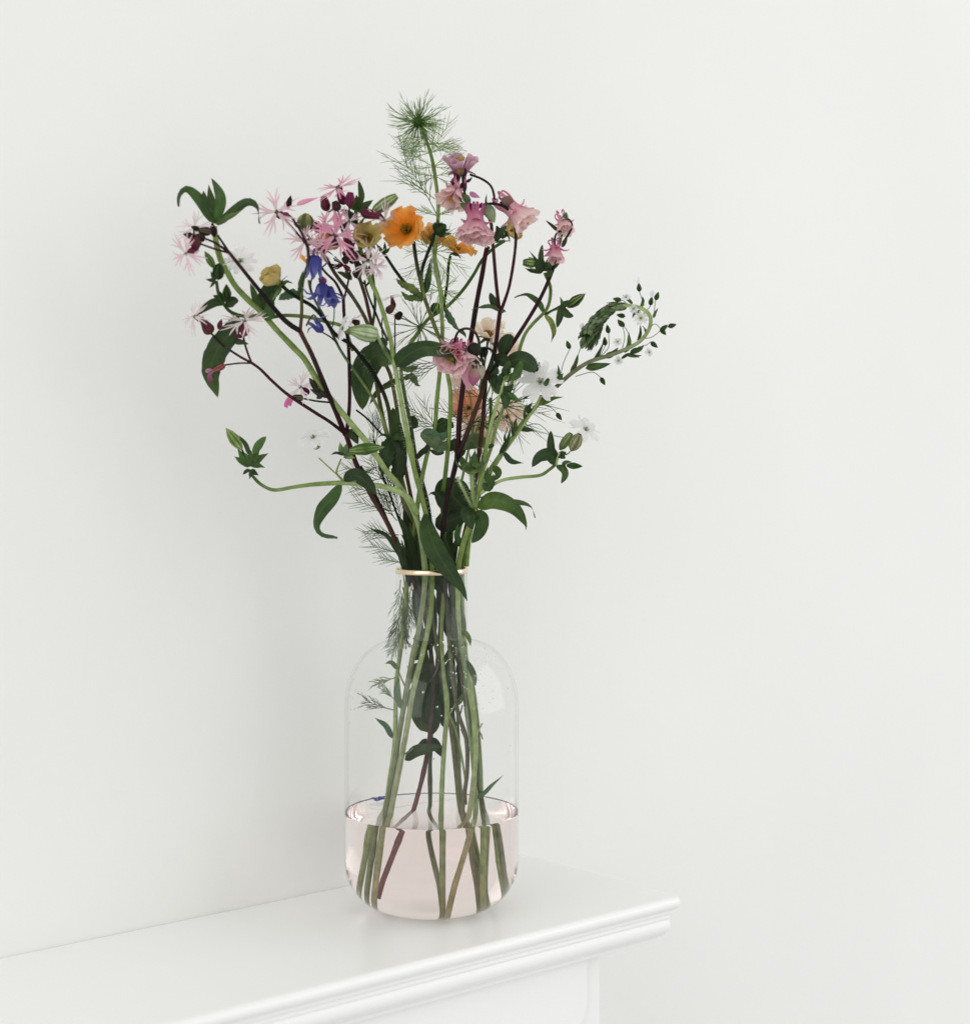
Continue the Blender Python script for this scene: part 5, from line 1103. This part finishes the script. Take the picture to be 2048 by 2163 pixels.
leaf(t, [(1146, 566, .3), (1132, 548, 0), (1117, 529, -.2)], 7, 'lance', (0, 0), .3, G_MID)
leaf(t, [(1147, 570, .2), (1137, 560, -.2), (1134, 546, -.3)], 22, 'ovate', (0, 0), .3, G_DARK)
leaf(t, [(1152, 576, .3), (1160, 578, 0), (1166, 570, -.1)], 16, 'ovate', (0, 0), .3, G_MID)
bud(t, (1132, 556), (1104, 554), 20, .1, cols=[G_STEM, G_PALE, G_GREY], prof=CAL, ribs=8, ribcol=G_LEAF)
leaf(t, [(1147, 662, .8), (1138, 640, .3), (1115, 622, 0), (1096, 625, -.2), (1086, 629, -.3)], 15, 'lance', (30, -30), .35, [G_LEAF, G_MID])
leaf(t, [(1150, 664, .8), (1165, 680, .3), (1170, 700, .1), (1164, 724, 0)], 16, 'lance', (20, 20), .35, [G_STEM, G_MID])
stem(t, [(1150, 664, .8), (1172, 652, .5), (1190, 642, .3)], 3.0, 2.4, G_MID, "pedicel"); stem(t, [(1152, 667, .8), (1165, 657, .6), (1182, 652, .4)], 2.4, 2.2, G_STEM, "pedicel")
bud(t, (1198, 648), (1236, 620), 21, .2, cols=[G_LEAF, G_STEM, G_PALE], prof=SLIM, ribs=8, ribcol=G_DARK)
leaf(t, [(1186, 644, .3), (1182, 668, 0), (1176, 692, -.1)], 18, 'ovate', (0, 0), .3, G_DARK)
leaf(t, [(1186, 648, .3), (1196, 662, 0), (1211, 668, -.1)], 20, 'ovate', (10, 10), .3, G_DARK)
leaf(t, [(1182, 650, .3), (1196, 640, 0), (1204, 634, 0)], 16, 'ovate', (0, 0), .3, G_MID)
leaf(t, [(1188, 645, .3), (1186, 636, 0), (1182, 626, 0)], 8, 'lance', (0, 0), .3, G_GREY)

# ===== hairy campion at the centre right, above the rim
b = (935, 1935, -1.6)
t = plant("campion_plant", "hairy pale campion above the rim with broad curved leaves to the right", "flower", b)
FF = [b, (970, 1830, -1.8), (992, 1750, -1.8), (1004, 1660, -1.7), (1007, 1580, -1.4), (998, 1500, -1.1), (980, 1400, -.8), (968, 1300, -.8), (968, 1200, -1), (978, 1150, -1.2), (995, 1100, -1.4), (1004, 1074, -1.5)]
stem(t, FF, 8, 7, [(0.24, 0.15, 0.05), (0.28, 0.18, 0.07), (0.26, 0.24, 0.11), G_STEM, G_STEM, G_GREY, G_STEM, G_STEM, G_STEM], swell=((.99, 2),))
stem(t, [(985, 1195, -.5), (990, 1140, -.9), (1000, 1096, -1.2), (1004, 1076, -1.4)], 7, 6, G_STEM, "side_stem")
fa = [(1004, 1074, -1.5), (1011, 1035, -1.6), (1019, 996, -1.7), (1032, 917, -1.8), (1050, 850, -1.9), (1058, 830, -2)]
stem(t, fa, 6.4, 4.2, [G_STEM, G_STEM, G_PALE], "side_stem"); fuzz(t, fa, 5.5, 220, 5)
fb = [(1002, 1072, -1.5), (998, 1040, -1.8), (995, 1000, -2)]
stem(t, fb, 6, 4.6, [G_STEM, G_PALE], "side_stem"); fuzz(t, fb, 5, 220, 8)
fc = [(998, 1074, -1.6), (984, 1046, -2), (972, 1022, -2.3), (966, 1008, -2.4)]
stem(t, fc, 4, 3.2, [G_STEM, G_PALE], "pedicel"); fuzz(t, fc, 3.5, 160, 8)
# star-shaped calyx
a = P(995, 1002, -2); fr = frame((0, -.35, 1)); G = geo(); lathe_geo(G, a, (0, -.35, 1), 14 * PX, 12 * PX, [(0, .3), (.3, .9), (.6, 1.0), (1, .8)], [G_STEM, G_GREY], teeth=0)
st = out("bud", G, M_CALYX, t)
for k in range(6):
    G = geo(); radial_petal(G, a + Vector((0, 0, 4 * PX)), fr, k * 1.047 + .3, [(6 * PX, 0), (20 * PX, 6 * PX), (32 * PX, 22 * PX), (34 * PX, 36 * PX)], 22 * PX, 'lance', [G_PALE, G_LEAF, G_GREY], cup=.5, rip=.04); out("sepal", G, M_LEAF, st)
leaf(t, [(995, 990, -2.4), (993, 970, -2.5), (991, 955, -2.5)], 7, 'lance', (0, 0), .3, G_LEAF)
# node leaves
leaf(t, [(1008, 1072, -1.5), (1036, 1056, -2.4), (1066, 1062, -2.9), (1092, 1080, -3.1), (1108, 1108, -3.1), (1110, 1120, -3)], 44, 'lance', (30, -25), .25, [G_LEAF, G_LEAF, G_MID, G_MID], nl=22)
leaf(t, [(1012, 1050, -1.5), (1050, 1052, -1.8), (1095, 1060, -2), (1122, 1072, -2.1), (1131, 1094, -2.1)], 18, 'lance', (50, 40), .35, [G_STEM, G_MID])
leaf(t, [(1002, 1074, -1.6), (988, 1082, -2.6), (990, 1100, -3), (998, 1118, -3)], 40, 'ovate', (-30, -10), .3, G_DARK)
leaf(t, [(1006, 1076, -1.6), (1018, 1095, -2.4), (1016, 1120, -2.7), (996, 1148, -2.6)], 38, 'ovate', (20, 20), .25, G_MID)
leaf(t, [(985, 1080, .5), (968, 1060, .3), (955, 1045, .2), (960, 1008, .2)], 92, 'oval', (10, 0), .12, [(0.012, 0.022, 0.010), G_DARK], nl=20)
leaf(t, [(980, 1085, .4), (962, 1095, .2), (940, 1102, 0), (920, 1095, 0)], 56, 'oval', (0, 0), .15, (0.012, 0.022, 0.010), nl=16)
leaf(t, [(940, 1090, -.2), (932, 1055, -.4), (920, 1040, -.6), (906, 1046, -.7)], 22, 'lance', (20, 60), .35, [G_DARK, (0.02, 0.03, 0.014)])
leaf(t, [(945, 1085, 0), (935, 1050, -.2), (925, 1044, -.3), (908, 1042, -.4)], 26, 'ovate', (-20, 30), .3, G_DARK)
leaf(t, [(975, 1160, -1), (964, 1130, -1.4), (968, 1104, -1.5)], 18, 'lance', (20, 20), .3, G_MID)
leaf(t, [(1020, 1020, -1.7), (1030, 1030, -2), (1040, 1012, -2), (1042, 1000, -2)], 22, 'lance', (0, 0), .3, G_MID)
leaf(t, [(1008, 1040, -1.5), (1000, 1010, -1.4), (1004, 985, -1.3)], 10, 'lance', (0, 0), .3, G_GREY)
leaf(t, [(1065, 1058, -2), (1070, 1050, -2.1), (1074, 1046, -2.1)], 10, 'ovate', (0, 0), .3, (0.6, 0.4, 0.42), mat=M_PETAL, name="petal")
# right curving arm with the outer bud cluster
stem(t, [(1012, 1044, -1.6), (1035, 1028, -1.7), (1062, 1014, -1.8), (1100, 1008, -1.9), (1140, 1004, -2), (1160, 992, -2), (1172, 982, -2)], 4.6, 4.0, [G_PALE, G_PALE, G_STEM, G_LEAF], "side_stem")
leaf(t, [(1174, 982, -2), (1162, 960, -2.4), (1140, 965, -2.6), (1123, 986, -2.7)], 32, 'ovate', (-20, 10), .3, [G_MID, G_DARK])
leaf(t, [(1174, 984, -2), (1188, 990, -2.4), (1194, 1002, -2.5), (1185, 1022, -2.5)], 18, 'ovate', (10, 10), .3, [G_LEAF, G_MID])
leaf(t, [(1178, 962, -2), (1164, 948, -2.3), (1163, 910, -2.4)], 20, 'ovate', (0, 0), .3, G_DARK)
stem(t, [(1174, 982, -2), (1177, 970, -2), (1182, 955, -2)], 3.6, 3, G_PALE, "pedicel")
bud(t, (1182, 950), (1206, 916), 19, -2.1, cols=[G_LEAF, G_PALE], prof=[(0, .2), (.2, .8), (.5, 1), (.85, .85), (1, .5)], ribs=8, ribcol=(0.09, 0.12, 0.04))
bud(t, (1206, 952), (1224, 917), 26, -2.2, cols=[(0.30, 0.30, 0.16), (0.36, 0.36, 0.24)], prof=[(0, .2), (.2, .8), (.5, 1), (.8, .8), (1, .35)], ribs=8, ribcol=(0.12, 0.12, 0.05))
stem(t, [(1186, 958, -2), (1196, 960, -2.1), (1206, 952, -2.2)], 1.8, 1.6, G_STEM, "pedicel")
for q_ in ((1196, 956), (1194, 968), (1184, 968)): leaf(t, [(1180, 962, -2), ((1180 + q_[0]) / 2, (960 + q_[1]) / 2, -2.3), (q_[0], q_[1], -2.4)], 14, 'ovate', (0, 0), .3, G_DARK)
stem(t, [(1176, 984, -2), (1186, 983, -2.1), (1194, 983, -2.2)], 2.4, 2, G_MID, "pedicel")
bud(t, (1196, 983), (1230, 985), 14, -2.2, cols=[G_LEAF, G_MID], prof=SLIM, ribs=6, ribcol=G_DARK); leaf(t, [(1186, 982, -2.1), (1196, 976, -2.3), (1208, 976, -2.3)], 10, 'lance', (0, 0), .3, G_LEAF); leaf(t, [(1186, 984, -2.1), (1194, 990, -2.3), (1200, 994, -2.3)], 10, 'lance', (0, 0), .3, G_MID)
# top cluster
tuft(t, (1058, 832), 60, 44, -2, 4, [G_MID, G_LEAF], 70, width=.5)
leaf(t, [(1058, 828, -2), (1068, 842, -2.5), (1066, 864, -2.6)], 24, 'ovate', (0, 0), .3, G_MID)
stem(t, [(1058, 830, -2), (1062, 810, -2.2), (1068, 795, -2.3)], 4, 3.4, G_PALE, "pedicel")
leaf(t, [(1066, 800, -2.3), (1070, 782, -2.6), (1077, 762, -2.7)], 22, 'ovate', (-15, -15), .5, [G_MID, G_DARK, G_LEAF])
leaf(t, [(1070, 798, -2.3), (1088, 790, -2.7), (1101, 762, -2.8)], 24, 'ovate', (15, 15), .5, [G_LEAF, G_MID, G_LEAF])
leaf(t, [(1060, 815, -2.2), (1056, 800, -2.5), (1058, 788, -2.6)], 14, 'ovate', (0, 0), .3, G_DARK)
leaf(t, [(1062, 826, -2.1), (1074, 820, -2.5), (1086, 824, -2.6)], 16, 'lance', (0, 0), .3, G_DARK)
bud(t, (1066, 806), (1078, 790), 16, -2.4, cols=[G_PALE, G_LEAF], prof=BUD, ribs=6, ribcol=G_MID)

# ===== loose leaves on stems inside the vase
leaf(t, [(895, 1395, .6), (900, 1440, 1.4), (890, 1500, 1.8), (905, 1548, 1.8)], 62, 'oval', (10, 10), .15, (0.03, 0.05, 0.028), nl=16)
leaf(t, [(930, 1400, .4), (925, 1440, 1.0), (905, 1470, 1.3), (900, 1530, 1.3)], 50, 'oval', (-10, 0), .15, (0.035, 0.055, 0.03), nl=16)
leaf(t, [(935, 1440, .3), (945, 1480, .8), (940, 1540, 1)], 40, 'oval', (0, 0), .15, (0.05, 0.075, 0.045))
leaf(t, [(855, 1606, -.3), (875, 1588, -.9), (900, 1582, -1.1), (932, 1578, -1.2)], 30, 'ovate', (30, -10), .3, (0.03, 0.05, 0.028))
leaf(t, [(900, 1330, 0), (890, 1370, .8), (905, 1420, 1.2), (930, 1465, 1.2)], 30, 'lance', (10, 10), .3, (0.05, 0.075, 0.04))
leaf(t, [(828, 1560, .4), (815, 1535, .2), (790, 1515, 0)], 16, 'lance', (10, 10), .3, G_GREY)
leaf(t, [(965, 1260, .4), (962, 1290, .2), (958, 1325, 0)], 36, 'ovate', (0, 0), .2, (0.045, 0.065, 0.04))
leaf(t, [(950, 1215, .6), (962, 1235, .5), (965, 1270, .4)], 42, 'oval', (0, 0), .15, (0.07, 0.09, 0.065))
leaf(t, [(1000, 1690, -.3), (1022, 1676, .2), (1040, 1658, .4), (1062, 1638, .3)], 11, 'lance', (0, 0), .3, G_GREY)
# fallen blue petal floating on the water
fp = geo(); pc = P(800, 1683, 3.2); pc.z = ZW + 0.0006
for k in range(4): radial_petal(fp, pc, frame((0, .0, 1)), k * 1.4, [(0.0004, 0), (12 * PX, 4 * PX), (20 * PX, 3 * PX)], 16 * PX, 'oval', BLUE)
o = new_obj("fallen_petals", fp[0], fp[1], M_PETAL, None, fp[2], fp[3]); o["label"] = "tiny violet blue petals floating on the pink water at the left"; o["category"] = "petals"; o["kind"] = "stuff"

NK = [o for o in col.objects if o.type == 'EMPTY' and o.get("group") == GR]
def by(label): return next(o for o in NK if label in o["label"])
ra = by("forking left"); rb = by("dense cluster"); ge = by("pale yellow cup"); be = by("bell flowers"); g4 = by("behind the pink cluster"); g8 = by("near black"); c1 = by("tall dark red"); h1 = by("hairy pale"); or1 = by("ruffled orange"); a1 = by("leaning far left")
DK = (0.007, 0.014, 0.005)
for r_, pts_, wd, cl, rl in (
    (ra, [(858, 1210, -1.0), (846, 1170, -1.4), (838, 1130, -1.5)], 20, DK, 10), (ra, [(866, 1240, -.6), (858, 1190, -1.2), (848, 1140, -1.4)], 18, DK, -20),
    (ge, [(888, 1250, .3), (872, 1190, -.2), (860, 1130, -.5), (842, 1090, -.7)], 30, G_DARK, 10), (ge, [(890, 1210, .6), (872, 1160, .2), (846, 1128, -.1)], 26, DK, 0),
    (be, [(896, 1230, 1.0), (884, 1160, .8), (862, 1110, .5), (852, 1075, .4)], 34, DK, 0), (g4, [(888, 1240, 1.3), (870, 1180, 1.1), (866, 1120, 1.0)], 36, G_DARK, 0),
    (rb, [(902, 1250, .2), (892, 1180, -.4), (884, 1120, -.6), (880, 1070, -.7)], 22, DK, 20), (g8, [(925, 1250, .8), (908, 1180, .6), (900, 1120, .5), (896, 1080, .5)], 40, DK, 0),
    (g8, [(930, 1260, .9), (940, 1200, .7), (946, 1150, .6), (950, 1110, .6)], 36, G_DARK, 0), (c1, [(938, 1240, -.4), (950, 1190, -.6), (962, 1150, -.8), (966, 1118, -.9)], 26, G_DARK, 15),
    (h1, [(968, 1230, -.8), (952, 1190, -1.2), (940, 1150, -1.4), (938, 1120, -1.4)], 24, DK, 10), (or1, [(940, 1260, .1), (922, 1200, -.3), (915, 1150, -.6), (910, 1105, -.8)], 30, G_DARK, -10),
    (ra, [(876, 1236, -.7), (884, 1290, -.9), (896, 1350, -.9)], 16, (0.03, 0.03, 0.025), 0), (ge, [(890, 1210, .6), (880, 1270, 1.0), (884, 1340, 1.2)], 26, G_MID, 10), (g8, [(930, 1230, 1.0), (938, 1290, 1.3), (946, 1350, 1.5)], 34, G_DARK, 0),
    (rb, [(905, 1250, .5), (915, 1310, .8), (912, 1380, 1.0)], 24, DK, 10), (c1, [(944, 1290, -.2), (956, 1340, 0), (958, 1390, .2)], 22, G_MID, 10), (h1, [(970, 1280, -.6), (980, 1320, -.4), (976, 1360, -.2)], 18, G_GREY, 30),
    (be, [(930, 1400, 1.8), (938, 1450, 2.0), (934, 1500, 2.2)], 36, G_MID, 10), (g4, [(968, 1400, 1.8), (976, 1440, 2.0), (970, 1490, 2.1)], 28, G_MID, 0)):
    leaf(r_, pts_, wd, 'lance' if wd < 27 else 'ovate', (rl, rl), .3, cl)
# bent-over lower foliage beside the wine-red stem
stem(ra, [(858, 1200, -.4), (838, 1150, -.9), (812, 1085, -1.3), (790, 1040, -1.5), (776, 1012, -1.7), (762, 985, -1.9)], 4, 3, [S_DARK, S_BLACK], "branch")
stem(rb, [(880, 1200, .6), (858, 1140, .4), (836, 1080, .2), (818, 1030, 0), (806, 1000, -.2), (796, 960, -.4), (789, 928, -.5)], 3.6, 2.4, [S_BLACK, G_DARK], "branch")

for r_, pts_, wd, cl in ((g4, [(905, 1420, 1.0), (885, 1450, .4), (870, 1490, .2), (880, 1530, .2)], 40, (0.03, 0.05, 0.022)), (g8, [(920, 1440, 1.0), (912, 1480, .4), (916, 1530, .2), (908, 1556, .2)], 44, (0.016, 0.03, 0.012)), (be, [(885, 1400, .8), (870, 1420, .2), (862, 1450, 0)], 24, (0.04, 0.06, 0.025)), (c1, [(955, 1390, .4), (945, 1430, .2), (948, 1480, .1)], 30, (0.03, 0.045, 0.022)), (h1, [(985, 1395, -.9), (1000, 1425, -1.0), (1004, 1450, -1)], 16, G_GREY), (ge, [(900, 1560, 1.4), (890, 1580, 1.0), (868, 1600, .8)], 26, G_DARK), (g8, [(908, 1560, 1.4), (920, 1575, 1.0), (934, 1600, .9)], 26, G_DARK), (a1, [(850, 1500, -.8), (838, 1470, -1), (842, 1430, -1)], 20, G_GREY), (ra, [(905, 1360, 0), (890, 1385, -.4), (868, 1395, -.6)], 16, G_DARK), (or1, [(936, 1400, .2), (950, 1375, -.2), (962, 1352, -.4)], 16, G_DARK)):
    leaf(r_, pts_, wd, 'ovate', (random.uniform(-20, 20),) * 2, .3, cl)

# side stubs and torn leaf bases on the stems inside the vase
for r_, pts_, r0, cl in ((a1, [(858, 1455, -.7), (846, 1430, -.9), (840, 1412, -1)], 3, G_OLIVE), (a1, [(838, 1600, -.8), (858, 1590, -.9), (872, 1580, -.9)], 3.4, G_GREY), (or1, [(942, 1520, -.1), (955, 1500, -.3), (962, 1486, -.4)], 2.6, G_STEM), (h1, [(1003, 1560, -1.3), (1014, 1540, -1.5), (1020, 1528, -1.5)], 3, G_STEM), (c1, [(975, 1540, .5), (988, 1570, .3), (998, 1590, .3)], 3, S_BROWN), (ra, [(908, 1440, 0), (920, 1420, -.2), (926, 1400, -.2)], 2.4, S_DARK), (ge, [(960, 1540, 1.6), (972, 1510, 1.4), (976, 1490, 1.4)], 3, G_GREY), (g4, [(1000, 1540, 1.6), (1016, 1548, 1.4), (1022, 1562, 1.4)], 2.6, G_GREY), (be, [(950, 1500, 2), (940, 1540, 1.7), (934, 1600, 1.6), (936, 1650, 1.6)], 3.4, G_GREY), (rb, [(945, 1500, 1), (968, 1560, .9), (985, 1640, .9), (990, 1700, .9)], 4, G_STEM)):
    stem(r_, pts_, r0, r0 * .7, cl, "side_stem")
for r_, pts_, wd, cl in ((a1, [(840, 1415, -1), (826, 1400, -1.2), (812, 1402, -1.3)], 14, G_GREY), (or1, [(960, 1490, -.4), (972, 1478, -.6), (978, 1460, -.6)], 14, G_GREY), (c1, [(948, 1350, -.2), (966, 1365, -.5), (972, 1390, -.6)], 18, G_MID), (ra, [(902, 1330, -.2), (884, 1340, -.6), (872, 1362, -.7)], 16, G_DARK), (h1, [(972, 1330, -.8), (988, 1345, -1.1), (994, 1366, -1.1)], 15, G_GREY)):
    leaf(r_, pts_, wd, 'lance', (random.uniform(-30, 30),) * 2, .3, cl)
